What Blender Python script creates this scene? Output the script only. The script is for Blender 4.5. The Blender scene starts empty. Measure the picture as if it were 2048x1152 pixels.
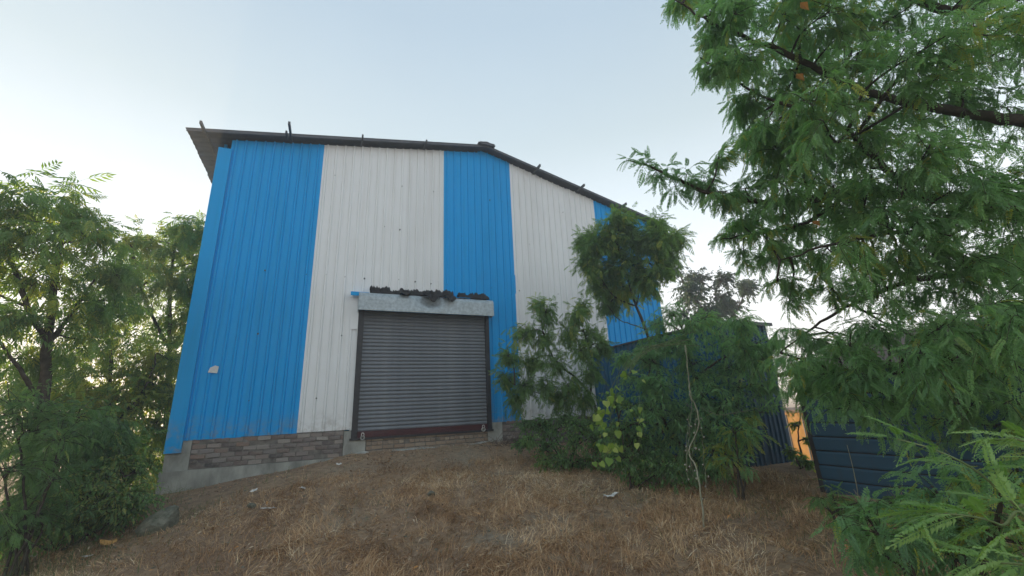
import bpy, math, random
import numpy as np
from mathutils import Matrix, Vector

random.seed(5)
rng = np.random.default_rng(11)
S = bpy.context.scene
COL = S.collection

# ------------------------------------------------------------------ camera
F = 822.1
MR = np.array([[0.91778335, -0.39460485, -0.04428015],
               [-0.07188002, -0.27477338, 0.95881847],
               [0.39052143, 0.87680477, 0.28054664]])      # rows: right, up, forward
CAMP = np.array([0.0, -10.0, 1.6])
cd = bpy.data.cameras.new('camera')
cam = bpy.data.objects.new('camera', cd)
COL.objects.link(cam)
cd.sensor_width = 36.0
cd.lens = F / 2048 * 36
cd.clip_start = 0.05
cd.clip_end = 5000
m4 = Matrix.Identity(4)
for i in range(3):
    m4[i][0] = MR[0][i]
    m4[i][1] = MR[1][i]
    m4[i][2] = -MR[2][i]
    m4[i][3] = CAMP[i]
cam.matrix_world = m4
S.camera = cam

# ------------------------------------------------------------------ sky, sun, exposure
SUN_AZ, SUN_EL = math.radians(-15.5), math.radians(10.0)
W = bpy.data.worlds.new('World')
S.world = W
W.use_nodes = True
nt = W.node_tree
bg = nt.nodes['Background']
sky = nt.nodes.new('ShaderNodeTexSky')
sky.sky_type = 'NISHITA'
sky.sun_disc = False
sky.sun_elevation = SUN_EL
sky.sun_rotation = SUN_AZ
sky.altitude = 100
sky.air_density = 1.0
sky.dust_density = 1.0
sky.ozone_density = 1.5
hz = nt.nodes.new('ShaderNodeMix')                 # hazy dusk air evens the clear sky out
hz.data_type = 'RGBA'
hz.inputs[0].default_value = 0.95
nt.links.new(sky.outputs[0], hz.inputs[6])
tcw = nt.nodes.new('ShaderNodeTexCoord')
sxyz = nt.nodes.new('ShaderNodeSeparateXYZ')
nt.links.new(tcw.outputs['Generated'], sxyz.inputs[0])
hr = nt.nodes.new('ShaderNodeValToRGB')            # pale band at the horizon, bluer overhead, the same all round
er = hr.color_ramp.elements
while len(er) < 6: er.new(.5)
for k_, (p_, c_) in enumerate([(0.0, (.87, .87, .86)), (.22, (.83, .86, .88)), (.40, (.62, .69, .74)), (.57, (.45, .53, .57)), (.75, (.35, .44, .52)), (1.0, (.30, .39, .48))]):
    er[k_].position = p_; er[k_].color = (*c_, 1)
nt.links.new(sxyz.outputs[2], hr.inputs[0])
hm_ = nt.nodes.new('ShaderNodeVectorMath'); hm_.operation = 'SCALE'; hm_.inputs['Scale'].default_value = 7.2
ns_ = nt.nodes.new('ShaderNodeTexNoise'); ns_.inputs['Scale'].default_value = 1.6; ns_.inputs['Detail'].default_value = 5
mr_ = nt.nodes.new('ShaderNodeMapRange'); mr_.inputs[3].default_value = 0.92; mr_.inputs[4].default_value = 1.08
nt.links.new(tcw.outputs['Generated'], ns_.inputs['Vector']); nt.links.new(ns_.outputs['Fac'], mr_.inputs[0])
hv_ = nt.nodes.new('ShaderNodeVectorMath'); hv_.operation = 'SCALE'
nt.links.new(hr.outputs[0], hv_.inputs[0]); nt.links.new(mr_.outputs[0], hv_.inputs['Scale'])
nt.links.new(hv_.outputs[0], hm_.inputs[0])
nt.links.new(hm_.outputs[0], hz.inputs[7])
nt.links.new(hz.outputs[2], bg.inputs[0])
bg.inputs[1].default_value = 0.12
ld = bpy.data.lights.new('sun', 'SUN')
ld.energy = 4.6
ld.angle = math.radians(0.6)
ld.color = (1.0, 0.72, 0.42)
sun = bpy.data.objects.new('sun', ld)
COL.objects.link(sun)
sd = Vector((math.sin(SUN_AZ) * math.cos(SUN_EL), math.cos(SUN_AZ) * math.cos(SUN_EL), math.sin(SUN_EL)))
sun.rotation_euler = sd.to_track_quat('Z', 'Y').to_euler()
vs = S.view_settings
vs.view_transform = 'Standard'
vs.look = 'None'
vs.gamma = 1.0
vs.use_curve_mapping = False
vs.exposure = 0.85
S.cycles.max_bounces = 16
S.cycles.diffuse_bounces = 9
S.cycles.transmission_bounces = 12
S.cycles.volume_bounces = 1

# ------------------------------------------------------------------ helpers
def ray(px, py):
    return MR.T @ np.array([(px - 1024) / F, -(py - 576) / F, 1.0])
def at(px, py, d):                      # point d metres away along the sight line
    r = ray(px, py)
    return CAMP + r / np.linalg.norm(r) * d
def on_y(px, py, y):
    r = ray(px, py)
    return CAMP + r * ((y + 10) / r[1])
def on_x(px, py, x):
    r = ray(px, py)
    return CAMP + r * (x / r[0])

def lattice(n, seed):
    return np.random.default_rng(seed).random((n, n))
_L = {}
def vnoise(x, y, seed=0):
    if seed not in _L: _L[seed] = lattice(64, seed)
    g = _L[seed]
    x = np.asarray(x, float); y = np.asarray(y, float)
    xi = np.floor(x).astype(int); yi = np.floor(y).astype(int)
    fx = x - xi; fy = y - yi
    fx = fx * fx * (3 - 2 * fx); fy = fy * fy * (3 - 2 * fy)
    a = g[xi % 64, yi % 64]; b = g[(xi + 1) % 64, yi % 64]
    c = g[xi % 64, (yi + 1) % 64]; d = g[(xi + 1) % 64, (yi + 1) % 64]
    return (a * (1 - fx) + b * fx) * (1 - fy) + (c * (1 - fx) + d * fx) * fy
def fbm(x, y, seed=0, o=4):
    v = 0; a = 0.5
    for k in range(o):
        v = v + a * vnoise(x * 2 ** k + 17.3 * k, y * 2 ** k + 5.1 * k, seed + k); a *= 0.5
    return v

def mesh_np(name, V, polys, mat=None, parent=None, smooth=False, tint=None):
    """V (N,3); polys list of int arrays (M,k)"""
    me = bpy.data.meshes.new(name)
    V = np.ascontiguousarray(V, dtype=np.float32)
    me.vertices.add(len(V)); me.vertices.foreach_set('co', V.ravel())
    polys = [np.asarray(p, dtype=np.int32) for p in polys if len(p)]
    loops = np.concatenate([p.ravel() for p in polys])
    tot = np.concatenate([np.full(len(p), p.shape[1], np.int32) for p in polys])
    st = np.concatenate([[0], np.cumsum(tot)[:-1]]).astype(np.int32)
    me.loops.add(len(loops)); me.loops.foreach_set('vertex_index', loops)
    me.polygons.add(len(tot)); me.polygons.foreach_set('loop_start', st)
    try: me.polygons.foreach_set('loop_total', tot)
    except Exception: pass
    me.polygons.foreach_set('use_smooth', np.full(len(tot), bool(smooth)))
    if tint is not None:
        at_ = me.attributes.new('tint', 'FLOAT', 'POINT')
        at_.data.foreach_set('value', np.ascontiguousarray(tint, dtype=np.float32))
    me.update(calc_edges=True); me.validate()
    if mat: me.materials.append(mat)
    o = bpy.data.objects.new(name, me)
    COL.objects.link(o)
    if parent: o.parent = parent
    return o

class MB:
    """collects shapes into one mesh"""
    def __init__(s): s.V = []; s.P = {}; s.n = 0
    def add(s, V, polys):
        V = np.asarray(V, float).reshape(-1, 3)
        for p in polys:
            p = np.asarray(p, int)
            if p.size == 0: continue
            if p.ndim == 1: p = p[None]
            s.P.setdefault(p.shape[1], []).append(p + s.n)
        s.V.append(V); s.n += len(V)
    def box(s, a, b, M=None):
        x0, y0, z0 = a; x1, y1, z1 = b
        V = np.array([[x0,y0,z0],[x1,y0,z0],[x1,y1,z0],[x0,y1,z0],[x0,y0,z1],[x1,y0,z1],[x1,y1,z1],[x0,y1,z1]], float)
        if M is not None: V = V @ M[:3, :3].T + M[:3, 3]
        s.add(V, [np.array([[0,3,2,1],[4,5,6,7],[0,1,5,4],[1,2,6,5],[2,3,7,6],[3,0,4,7]])])
    def tube(s, pts, radii, sides=6, caps=True):
        V, Q = tube(pts, radii, sides)
        n = len(V)
        s.add(V, [Q])
        if caps and sides > 3:
            s.P.setdefault(sides, []).append(np.array([list(range(sides))[::-1], list(range(n - sides, n))]) + s.n - n)
    def build(s, name, mat=None, parent=None, smooth=False):
        return mesh_np(name, np.concatenate(s.V), [np.concatenate(v) for v in s.P.values()], mat, parent, smooth)

def tube(pts, radii, sides):
    pts = np.asarray(pts, float); n = len(pts)
    radii = np.broadcast_to(np.asarray(radii, float), (n,))
    T = np.gradient(pts, axis=0); T /= np.linalg.norm(T, axis=1)[:, None] + 1e-9
    ref = np.array([0.31, 0.17, 0.93]) if abs(T[0] @ np.array([0, 0, 1])) < 0.9 else np.array([1.0, 0.1, 0])
    A = np.cross(T, ref); A /= np.linalg.norm(A, axis=1)[:, None] + 1e-9
    B = np.cross(T, A)
    th = np.arange(sides) * 2 * np.pi / sides
    V = pts[:, None] + radii[:, None, None] * (np.cos(th)[None, :, None] * A[:, None] + np.sin(th)[None, :, None] * B[:, None])
    i = np.arange(n - 1)[:, None] * sides; j = np.arange(sides)[None]; j2 = (j + 1) % sides
    Q = np.stack([i + j, i + j2, i + sides + j2, i + sides + j], -1).reshape(-1, 4)
    return V.reshape(-1, 3), Q

def empty(name, loc=(0, 0, 0)):
    o = bpy.data.objects.new(name, None); COL.objects.link(o); o.location = loc
    o.empty_display_size = 0.2
    return o
def tag(o, label=None, cat=None, group=None, kind=None):
    if label: o['label'] = label
    if cat: o['category'] = cat
    if group: o['group'] = group
    if kind: o['kind'] = kind
    return o
def inst(name, me, M, parent=None):
    o = bpy.data.objects.new(name, me); COL.objects.link(o)
    if parent: o.parent = parent
    o.matrix_local = M
    return o

# ------------------------------------------------------------------ materials
def mat(name, rough=0.6, spec=0.5, metal=0.0):
    m = bpy.data.materials.new(name); m.use_nodes = True
    b = m.node_tree.nodes['Principled BSDF']
    b.inputs['Roughness'].default_value = rough
    b.inputs['Specular IOR Level'].default_value = spec
    b.inputs['Metallic'].default_value = metal
    return m, m.node_tree, b
def nd(t, typ, **kw):
    n = t.nodes.new(typ)
    for k, v in kw.items(): setattr(n, k, v)
    return n
def noise(t, scale, detail=4, rough=0.55, stretch=None, coord='Object'):
    tc = nd(t, 'ShaderNodeTexCoord')
    n = nd(t, 'ShaderNodeTexNoise')
    n.inputs['Scale'].default_value = scale; n.inputs['Detail'].default_value = detail
    n.inputs['Roughness'].default_value = rough
    if stretch:
        mp = nd(t, 'ShaderNodeMapping'); mp.inputs['Scale'].default_value = stretch
        t.links.new(tc.outputs[coord], mp.inputs[0]); t.links.new(mp.outputs[0], n.inputs['Vector'])
    else: t.links.new(tc.outputs[coord], n.inputs['Vector'])
    return n.outputs['Fac']
def ramp(t, fac, stops):
    r = nd(t, 'ShaderNodeValToRGB')
    e = r.color_ramp.elements
    while len(e) < len(stops): e.new(0.5)
    for k, (p, c) in enumerate(stops):
        e[k].position = p; e[k].color = (*c, 1) if len(c) == 3 else c
    t.links.new(fac, r.inputs[0])
    return r.outputs[0]
def mix(t, fac, a, b, blend='MIX'):
    n = nd(t, 'ShaderNodeMix', data_type='RGBA', blend_type=blend)
    if isinstance(fac, float): n.inputs[0].default_value = fac
    else: t.links.new(fac, n.inputs[0])
    for i, v in ((6, a), (7, b)):
        if isinstance(v, tuple): n.inputs[i].default_value = (*v, 1)
        else: t.links.new(v, n.inputs[i])
    return n.outputs[2]
def bump(t, b, h, strength=0.3, dist=0.01):
    n = nd(t, 'ShaderNodeBump'); n.inputs['Strength'].default_value = strength; n.inputs['Distance'].default_value = dist
    t.links.new(h, n.inputs['Height']); t.links.new(n.outputs[0], b.inputs['Normal'])

def painted(name, colr, dirt, rough=0.38, amount=0.55, splash=False):
    m, t, b = mat(name, rough, 0.2)
    streak = noise(t, 1.0, 5, 0.6, (9, 9, 0.5))
    blot = noise(t, 0.8, 4)
    f = ramp(t, streak, [(0.50, (0, 0, 0)), (0.78, (amount,) * 3)])
    f2 = ramp(t, blot, [(0.42, (0, 0, 0)), (0.75, (0.35,) * 3)])
    c = mix(t, f, colr, dirt)
    c = mix(t, f2, c, tuple(0.5 * (p + q) for p, q in zip(colr, dirt)))
    tc_ = nd(t, 'ShaderNodeTexCoord'); sz = nd(t, 'ShaderNodeSeparateXYZ'); t.links.new(tc_.outputs['Object'], sz.inputs[0])
    hgt = ramp(t, sz.outputs[2], [(0.45, (.75,) * 3), (1.0, (0,) * 3)])
    spl = mix(t, 1.0, hgt, ramp(t, noise(t, 5.0, 8, .7), [(.46, (0,) * 3), (.66, (1,) * 3)]), 'MULTIPLY')
    if splash: c = mix(t, spl, c, (.30, .26, .21))
    rs = mix(t, 1.0, ramp(t, noise(t, 1.0, 6, .7, (26, 26, .9)), [(.64, (0,) * 3), (.80, (.55,) * 3)]), ramp(t, noise(t, 1.3, 2), [(.48, (0,) * 3), (.62, (1,) * 3)]), 'MULTIPLY')
    c = mix(t, rs, c, (.26, .22, .19))
    oi = nd(t, 'ShaderNodeObjectInfo')
    v = ramp(t, oi.outputs['Random'], [(0, (0.93,) * 3), (1, (1.0,) * 3)])
    c = mix(t, 1.0, c, v, 'MULTIPLY')
    t.links.new(c, b.inputs['Base Color'])
    r = nd(t, 'ShaderNodeMapRange'); r.inputs[3].default_value = rough - 0.06; r.inputs[4].default_value = rough + 0.14
    t.links.new(streak, r.inputs[0]); t.links.new(r.outputs[0], b.inputs['Roughness'])
    bump(t, b, noise(t, 2.2, 2), 0.12, 0.03)
    return m
M_BLUE = painted('blue_paint', (0.0, 0.335, 0.76), (0.005, 0.26, 0.54), 0.42, 0.55, True)
M_WHITE = painted('white_paint', (0.78, 0.80, 0.81), (0.62, 0.61, 0.58), 0.38, 0.55, True)
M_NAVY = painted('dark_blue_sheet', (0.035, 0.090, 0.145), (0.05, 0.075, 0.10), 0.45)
M_SHEDBLUE_SHADED = painted('shed_blue_shaded_sheet', (0.028, 0.085, 0.145), (0.045, 0.06, 0.08), 0.5, 0.9)  # annex front: the same blue sheet with its shade put into the colour
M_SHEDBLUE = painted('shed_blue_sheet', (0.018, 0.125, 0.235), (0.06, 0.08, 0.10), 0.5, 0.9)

def simple(name, c1, c2, scale=6, rough=0.7, spec=0.4, metal=0.0, bs=0.3, bd=0.01, detail=5, stretch=None):
    m, t, b = mat(name, rough, spec, metal)
    n = noise(t, scale, detail, 0.6, stretch)
    c = ramp(t, n, [(0.32, c1), (0.68, c2)])
    t.links.new(c, b.inputs['Base Color'])
    if bs: bump(t, b, noise(t, scale * 3, 5, 0.65, stretch), bs, bd)
    return m
M_ROOF = simple('roof_sheet', (0.085, 0.088, 0.10), (0.13, 0.133, 0.145), 4, 0.75, 0.2)
M_RUSTROOF = simple('rusty_roof', (0.05, 0.03, 0.022), (0.12, 0.075, 0.055), 4, 0.8)
M_STEEL = simple('dark_steel', (0.05, 0.055, 0.06), (0.11, 0.11, 0.11), 14, 0.6)
M_GALV = simple('galvanised_hood', (0.25, 0.29, 0.31), (0.42, 0.48, 0.51), 16, 0.45, 0.5, 0.35, 0.15, 0.01, 6)
M_SLAT = simple('shutter_grey', (0.125, 0.137, 0.158), (0.18, 0.195, 0.215), 2.5, 0.42, 0.5, 0, 0.05)
M_RAIL = simple('rail_dark', (0.018, 0.018, 0.022), (0.035, 0.032, 0.035), 10, 0.5)
M_MAROON = simple('maroon_bar', (0.045, 0.010, 0.014), (0.075, 0.018, 0.022), 8, 0.5)
M_CONC = simple('concrete', (0.19, 0.195, 0.175), (0.42, 0.42, 0.385), 2.2, 0.9, 0.2, 0, 0.6, 0.015, 12, (1.6, 1.6, .8))
M_MORTAR = simple('mortar', (0.11, 0.10, 0.09), (0.24, 0.22, 0.195), 8, 0.95, 0.2, 0, 0.6, 0.012, 8)
M_TARP = simple('black_tarp', (0.006, 0.006, 0.007), (0.035, 0.03, 0.028), 22, 0.7, 0.25, 0, 0.6, 0.01)
M_PAPER = simple('pale_scrap', (0.55, 0.54, 0.52), (0.75, 0.74, 0.72), 20, 0.8, 0.2, 0, 0.1)
M_ROCK = simple('rock', (0.085, 0.095, 0.065), (0.24, 0.235, 0.19), 3.5, 0.95, 0.2, 0, 0.8, 0.02, 8)
M_LOCK = simple('lock_metal', (0.55, 0.54, 0.50), (0.75, 0.74, 0.70), 20, 0.35, 0.5, 0.2, 0.0)
M_ORANGE = simple('orange_plaster', (0.30, 0.165, 0.05), (0.44, 0.26, 0.09), 2.5, 0.95, 0.1, 0, 0.2)
M_GREYWALL = simple('grey_base_band', (0.25, 0.22, 0.17), (0.36, 0.31, 0.24), 2.5, 0.95, 0.1)

def brick_mat(name, cols):
    m, t, b = mat(name, 0.92, 0.2)
    oi = nd(t, 'ShaderNodeObjectInfo')
    c = ramp(t, oi.outputs['Random'], [(k / (len(cols) - 1), cc) for k, cc in enumerate(cols)])
    n = noise(t, 14, 8, 0.7)
    c = mix(t, ramp(t, n, [(0.45, (0, 0, 0)), (0.7, (0.75,) * 3)]), c, (0.25, 0.23, 0.205))
    t.links.new(c, b.inputs['Base Color'])
    bump(t, b, noise(t, 45, 6, 0.7), 0.7, 0.012)
    return m
M_BRICK_G = brick_mat('weathered_brick', [(0.12, 0.10, 0.10), (0.25, 0.215, 0.20), (0.17, 0.13, 0.12), (0.34, 0.31, 0.28), (0.24, 0.155, 0.12), (0.28, 0.25, 0.235), (0.08, 0.072, 0.072), (0.21, 0.16, 0.14)])
M_BRICK_T = brick_mat('tan_brick', [(0.26, 0.20, 0.15), (0.36, 0.28, 0.205), (0.30, 0.21, 0.15), (0.42, 0.34, 0.25), (0.24, 0.19, 0.15)])

def leaf_mat(name, stops, transl=0.38, tc=(1.3, 1.5, 0.55), rough=0.5):
    m, t, b = mat(name, rough, 0.45)
    a = nd(t, 'ShaderNodeAttribute', attribute_name='tint')
    c = ramp(t, a.outputs['Fac'], stops)
    t.links.new(c, b.inputs['Base Color'])
    tr = nd(t, 'ShaderNodeBsdfTranslucent')
    c2 = mix(t, 1.0, c, tc, 'MULTIPLY'); t.links.new(c2, tr.inputs['Color'])
    ms = nd(t, 'ShaderNodeMixShader'); ms.inputs[0].default_value = transl
    t.links.new(b.outputs[0], ms.inputs[1]); t.links.new(tr.outputs[0], ms.inputs[2])
    t.links.new(ms.outputs[0], t.nodes['Material Output'].inputs['Surface'])
    return m
G = lambda a, b, c: (a, b, c)
M_NEEM = leaf_mat('neem_leaf', [(0, (.095, .180, .070)), (.5, (.150, .265, .095)), (.9, (.21, .33, .105)), (1, (.33, .37, .09))], 0.55, (1.35, 1.4, .5))
M_ACACIA = leaf_mat('acacia_leaf', [(0, (.105, .205, .110)), (.5, (.165, .300, .150)), (.96, (.23, .37, .16)), (1, (.32, .33, .08))], 0.5, (1.5, 1.75, .85))
M_BUSH = leaf_mat('bush_leaf', [(0, (.090, .178, .080)), (.5, (.145, .255, .105)), (.96, (.20, .32, .12)), (1, (.28, .31, .10))], 0.5, (1.5, 1.7, .7))
M_FRESH = leaf_mat('fresh_leaf', [(0, (.14, .26, .085)), (.6, (.22, .37, .12)), (1, (.36, .48, .18))], 0.4)
M_DARK = leaf_mat('dark_leaf', [(0, (.035, .065, .038)), (.7, (.06, .10, .05)), (1, (.09, .14, .06))], 0.35)
M_VINE = leaf_mat('vine_leaf', [(0, (.13, .25, .045)), (.6, (.26, .37, .06)), (1, (.42, .48, .13))], 0.4)
M_STRAW = leaf_mat('straw', [(0, (.21, .115, .058)), (.3, (.42, .255, .135)), (.65, (.63, .43, .245)), (.9, (.77, .59, .38)), (1, (.85, .75, .56))], 0.15, (1, 1, 1), 0.8)
M_STRAW.node_tree.nodes['Principled BSDF'].inputs['Specular IOR Level'].default_value = 0.12
M_GRASS = leaf_mat('green_grass', [(0, (.05, .09, .03)), (.6, (.085, .14, .045)), (1, (.18, .20, .08))], 0.3)
M_LITTER = leaf_mat('dead_leaf', [(0, (.16, .095, .055)), (.6, (.34, .23, .15)), (.9, (.52, .42, .30)), (1, (.55, .27, .08))], 0.1, (1, 1, 1), 0.8)
M_BARK = simple('bark', (0.035, 0.028, 0.022), (0.095, 0.08, 0.065), 12, 0.95, 0.1, 0, 0.8, 0.01, 7)
M_TWIG = simple('green_twig', (0.12, 0.17, 0.07), (0.20, 0.24, 0.11), 12, 0.8, 0.2, 0, 0.0)
M_PALE = simple('dead_stem', (0.20, 0.20, 0.13), (0.36, 0.35, 0.26), 12, 0.9, 0.1, 0, 0.3)

m, t, b = mat('soil', 0.97, 0.1)
n1 = noise(t, 0.55, 6, 0.6); n2 = noise(t, 9, 8, 0.7)
c1 = ramp(t, n1, [(0.35, (0.26, 0.175, 0.115)), (0.55, (0.34, 0.235, 0.15)), (0.72, (0.28, 0.235, 0.175))])
c2 = ramp(t, n2, [(0.35, (0.65,) * 3), (0.7, (1.25,) * 3)])
t.links.new(mix(t, 1.0, c1, c2, 'MULTIPLY'), b.inputs['Base Color'])
bump(t, b, noise(t, 30, 8, 0.7), 0.8, 0.03)
M_SOIL = m

# ------------------------------------------------------------------ ground
CTRL = np.array([(-2.7, 0, .42), (-1.4, -.1, .56), (-.1, -.1, .70), (.5, -.1, .85), (2, -.2, .84), (3.7, -.2, .83), (5, -.2, .72), (6.8, -.2, .6),
                 (-1.5, -2, .30), (0, -2.2, .42), (2, -2.2, .50), (4, -2.5, .45), (-3, -3, .05), (-1.5, -4.5, .05), (0, -5, .08), (2, -5, .10), (4, -5, .22),
                 (5.5, -4, .34), (6.8, -4.3, .38), (8.3, -4.3, .38), (6.3, -6, .30), (6.3, -7.5, .38), (4.5, -7, .12), (2, -7.5, 0), (0, -8, 0), (-2, -7, -.02),
                 (0, -10, 0), (3, -10, .02), (6, -10, .3), (-5, -5, -.1), (-5, -1, -.1), (-4, 1, .05), (-6, 3, -.2), (-9, 0, -.3), (10, 0, .4), (12, -6, .4), (0, -14, 0), (-6, -10, -.1),
                 (-8, 8, -.3), (0, 8, .2), (10, 8, .1), (16, 0, -1.1), (18, 6, -1.2), (12, -3.5, -.4), (18, -8, -.4), (8, -14, .2), (-12, -8, -.3), (-12, 12, -.3)])
def _k(r): return r * 1.0
_D = np.linalg.norm(CTRL[:, None, :2] - CTRL[None, :, :2], axis=2)
_A = np.block([[_k(_D) - 0.08 * np.eye(len(CTRL)), np.ones((len(CTRL), 1))], [np.ones((1, len(CTRL))), np.zeros((1, 1))]])
_w = np.linalg.solve(_A, np.concatenate([CTRL[:, 2], [0]]))
def gz(x, y):
    x = np.asarray(x, float); y = np.asarray(y, float); sh = x.shape
    P = np.stack([x.ravel(), y.ravel()], 1)
    out = np.empty(len(P))
    for k in range(0, len(P), 20000):
        d = np.linalg.norm(P[k:k + 20000, None] - CTRL[None, :, :2], axis=2)
        out[k:k + 20000] = _k(d) @ _w[:-1] + _w[-1]
    r = np.hypot(P[:, 0] - 2, P[:, 1] + 2)
    f = np.clip((r - 14) / 25, 0, 1)
    out = out * (1 - f) - 0.25 * f
    out = out + (0.05 * (fbm(P[:, 0] * .9 + 40, P[:, 1] * .9 + 40, 3, 4) - .47) * 2 + .02 * (fbm(P[:, 0] * 5 + 90, P[:, 1] * 5 + 90, 9, 3) - .44) * 2) * np.where(r < 20, 1, .3)
    return out.reshape(sh)
def gz1(x, y): return float(gz(np.array([x]), np.array([y]))[0])
def axis(lo, hi, step, far):
    a = np.arange(lo, hi + 1e-6, step); ext = []
    d = step
    p = hi
    while p < far: d *= 1.35; p += d; ext.append(p)
    q = lo; d = step; ext2 = []
    while q > -far: d *= 1.35; q -= d; ext2.append(q)
    return np.array(ext2[::-1] + list(a) + ext)
gx = axis(-6, 10, 0.1, 2500); gy = axis(-11, 2, 0.1, 2500)
X, Y = np.meshgrid(gx, gy, indexing='ij')
Z = gz(X, Y)
V = np.stack([X, Y, Z], -1).reshape(-1, 3)
i, j = np.meshgrid(np.arange(len(gx) - 1), np.arange(len(gy) - 1), indexing='ij')
k = i * len(gy) + j
ground = mesh_np('ground', V, [np.stack([k, k + len(gy), k + len(gy) + 1, k + 1], -1).reshape(-1, 4)], M_SOIL, None, True)
tag(ground, kind='structure')

# ------------------------------------------------------------------ warehouse
WH = tag(empty('warehouse', (3.5, 0, 0.8)), 'tall metal warehouse clad in wide blue and white vertical stripes, pitched roof and grey shutter', 'warehouse')
WH_OFF = np.array([3.5, 0, 0.8])
def wb(mb, name, m_, parent=WH, smooth=False):
    mb.V = [v - WH_OFF for v in mb.V]
    return mb.build(name, m_, parent, smooth)
RIDGE_X, RIDGE_Z, SL_L, SL_R = 3.72, 9.02, 0.178, 0.245
def roof_z(x): return RIDGE_Z - np.where(x < RIDGE_X, (RIDGE_X - x) * SL_L, (x - RIDGE_X) * SL_R)
DOOR = (0.53, 3.70, 3.98)
def profile(x0, x1, pitch, base=0.026, top=0.014, h=0.030):
    """(x, proud) pairs of a rib sheet from x0 to x1, each rib with a fine crimp along both sides"""
    pts = [(x0, 0.0)]
    c = x0 + pitch / 2
    while c < x1 - base - .02:
        pts += [(c - base - .012, 0), (c - base - .006, -.005), (c - base, 0), (c - top, h), (c + top, h), (c + base, 0), (c + base + .006, -.005), (c + base + .012, 0)]
        c += pitch
    pts.append((x1, 0.0))
    return pts
def sheet(x0, x1, y, zb, zt, pitch=0.2, cuts=(), seed=0, warp=0.004, nz=9):
    """vertical ribbed sheet facing -y; zb and zt are functions of x"""
    pr = profile(x0, x1, pitch)
    xs = sorted(set([p[0] for p in pr] + [c for c in cuts if x0 < c < x1]))
    px_ = [p[0] for p in pr]; ph = [p[1] for p in pr]
    V = []; Q = []
    for a, b in zip(xs[:-1], xs[1:]):
        if b - a < 1e-5: continue
        mid = (a + b) / 2
        bot = zb(mid)
        ts = np.linspace(0, 1, nz)
        n0 = len(V)
        for t_ in ts:
            for x_ in (a, b):
                zt_ = float(zt(x_)); z_ = bot + (zt_ - bot) * t_
                hh = np.interp(x_, px_, ph)
                w_ = warp * (vnoise(np.array([x_ * 1.3 + seed * 7.7]), np.array([z_ * .8 + 3]), 21)[0] - .5) * 2
                V.append((x_, y - hh + w_, z_))
        for q in range(nz - 1):
            Q.append((n0 + 2 * q, n0 + 2 * q + 1, n0 + 2 * q + 3, n0 + 2 * q + 2))
    return np.array(V, float), np.array(Q)
def door_bottom(mid): return DOOR[2] if DOOR[0] < mid < DOOR[1] else 1.30
STRIPES = [('blue', [-2.47, -1.53, -.56]), ('white', [-.56, .47, 1.5, 2.53]), ('blue', [2.53, 3.545, 4.56]), ('white', [4.56, 5.54, 6.52, 7.5]), ('blue', [7.5, 8.5, 9.72])]
k = 0
for colr, xs in STRIPES:
    for a, b in zip(xs[:-1], xs[1:]):
        jag = random.uniform(0.0, 0.05)
        V, Q = sheet(a - .01, b + .01, -0.004 * (k % 2), lambda mx: door_bottom(mx) + (0.012 * ((k * 7) % 3 - 1) if mx < .5 or mx > 3.7 else 0),
                     lambda x_: roof_z(x_) - 0.02 - jag, (b - a) / 5 if b - a < 1.1 else .204, DOOR[:2], k)
        o = mesh_np('cladding_panel', V - WH_OFF, [Q], M_BLUE if colr == 'blue' else M_WHITE, WH)
        if colr == 'blue': o['label'] = 'blue ribbed cladding panel'
        else: o['label'] = 'white ribbed cladding panel'
        k += 1
# corner flashing, folded round the left corner
mb = MB()
yo = -.05
for k_ in range(8):
    za = 1.08 + (7.6 - 1.08) * k_ / 8; zb_ = 1.08 + (7.6 - 1.08) * (k_ + 1) / 8
    mb.box((-2.70, yo, za), (-2.45, yo + .004, zb_)); mb.box((-2.45, yo, za), (-2.446, -.008, zb_)); mb.box((-2.704, yo, za), (-2.70, .22, zb_))
wb(mb, 'corner_flashing', M_BLUE)
# hidden side and back walls, kept plain
DEPTH = 14.0
mb = MB(); mb.box((-2.68, .23, .3), (-2.62, DEPTH, float(roof_z(np.array(-2.65))) - .02)); wb(mb, 'side_wall', M_BLUE)
mb = MB(); mb.box((9.66, .05, .3), (9.72, DEPTH, float(roof_z(np.array(9.7))) - .02)); wb(mb, 'side_wall', M_BLUE)
mb = MB()
zl, zr = float(roof_z(np.array(-2.6))) - .03, float(roof_z(np.array(9.6))) - .03
mb.add([(-2.6, DEPTH, .3), (9.64, DEPTH, .3), (9.64, DEPTH, zr), (RIDGE_X, DEPTH, RIDGE_Z - .03), (-2.6, DEPTH, zl)], [np.array([0, 1, 2, 3, 4])])
wb(mb, 'back_wall', M_BLUE)
# roof sheets, corrugated along the slope
def roof_sheet(xa, xb, ya, yb, dz):
    ys = []
    y_ = ya
    while y_ < yb:
        ys += [(y_, 0), (y_ + .05, .0), (y_ + .075, .014), (y_ + .125, .014), (y_ + .15, 0)]
        y_ += .2
    ys.append((y_, 0))
    V = []; n = len(ys)
    for lay in (0, -.012):
        for x_ in (xa, xb):
            for (yy, hh) in ys: V.append((x_, yy, float(roof_z(np.array(x_))) + hh + dz + lay))
    Q = []
    for q in range(n - 1):
        Q.append((q, q + n, q + n + 1, q + 1)); Q.append((2 * n + q, 2 * n + q + 1, 3 * n + q + 1, 3 * n + q))
        Q.append((q, q + 1, 2 * n + q + 1, 2 * n + q)); Q.append((n + q, 3 * n + q, 3 * n + q + 1, n + q + 1))
    Q.append((0, 2 * n, 3 * n, n)); Q.append((n - 1, 2 * n - 1, 4 * n - 1, 3 * n - 1))
    return np.array(V), np.array(Q)
yy0 = -.25
kk = 0
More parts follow.
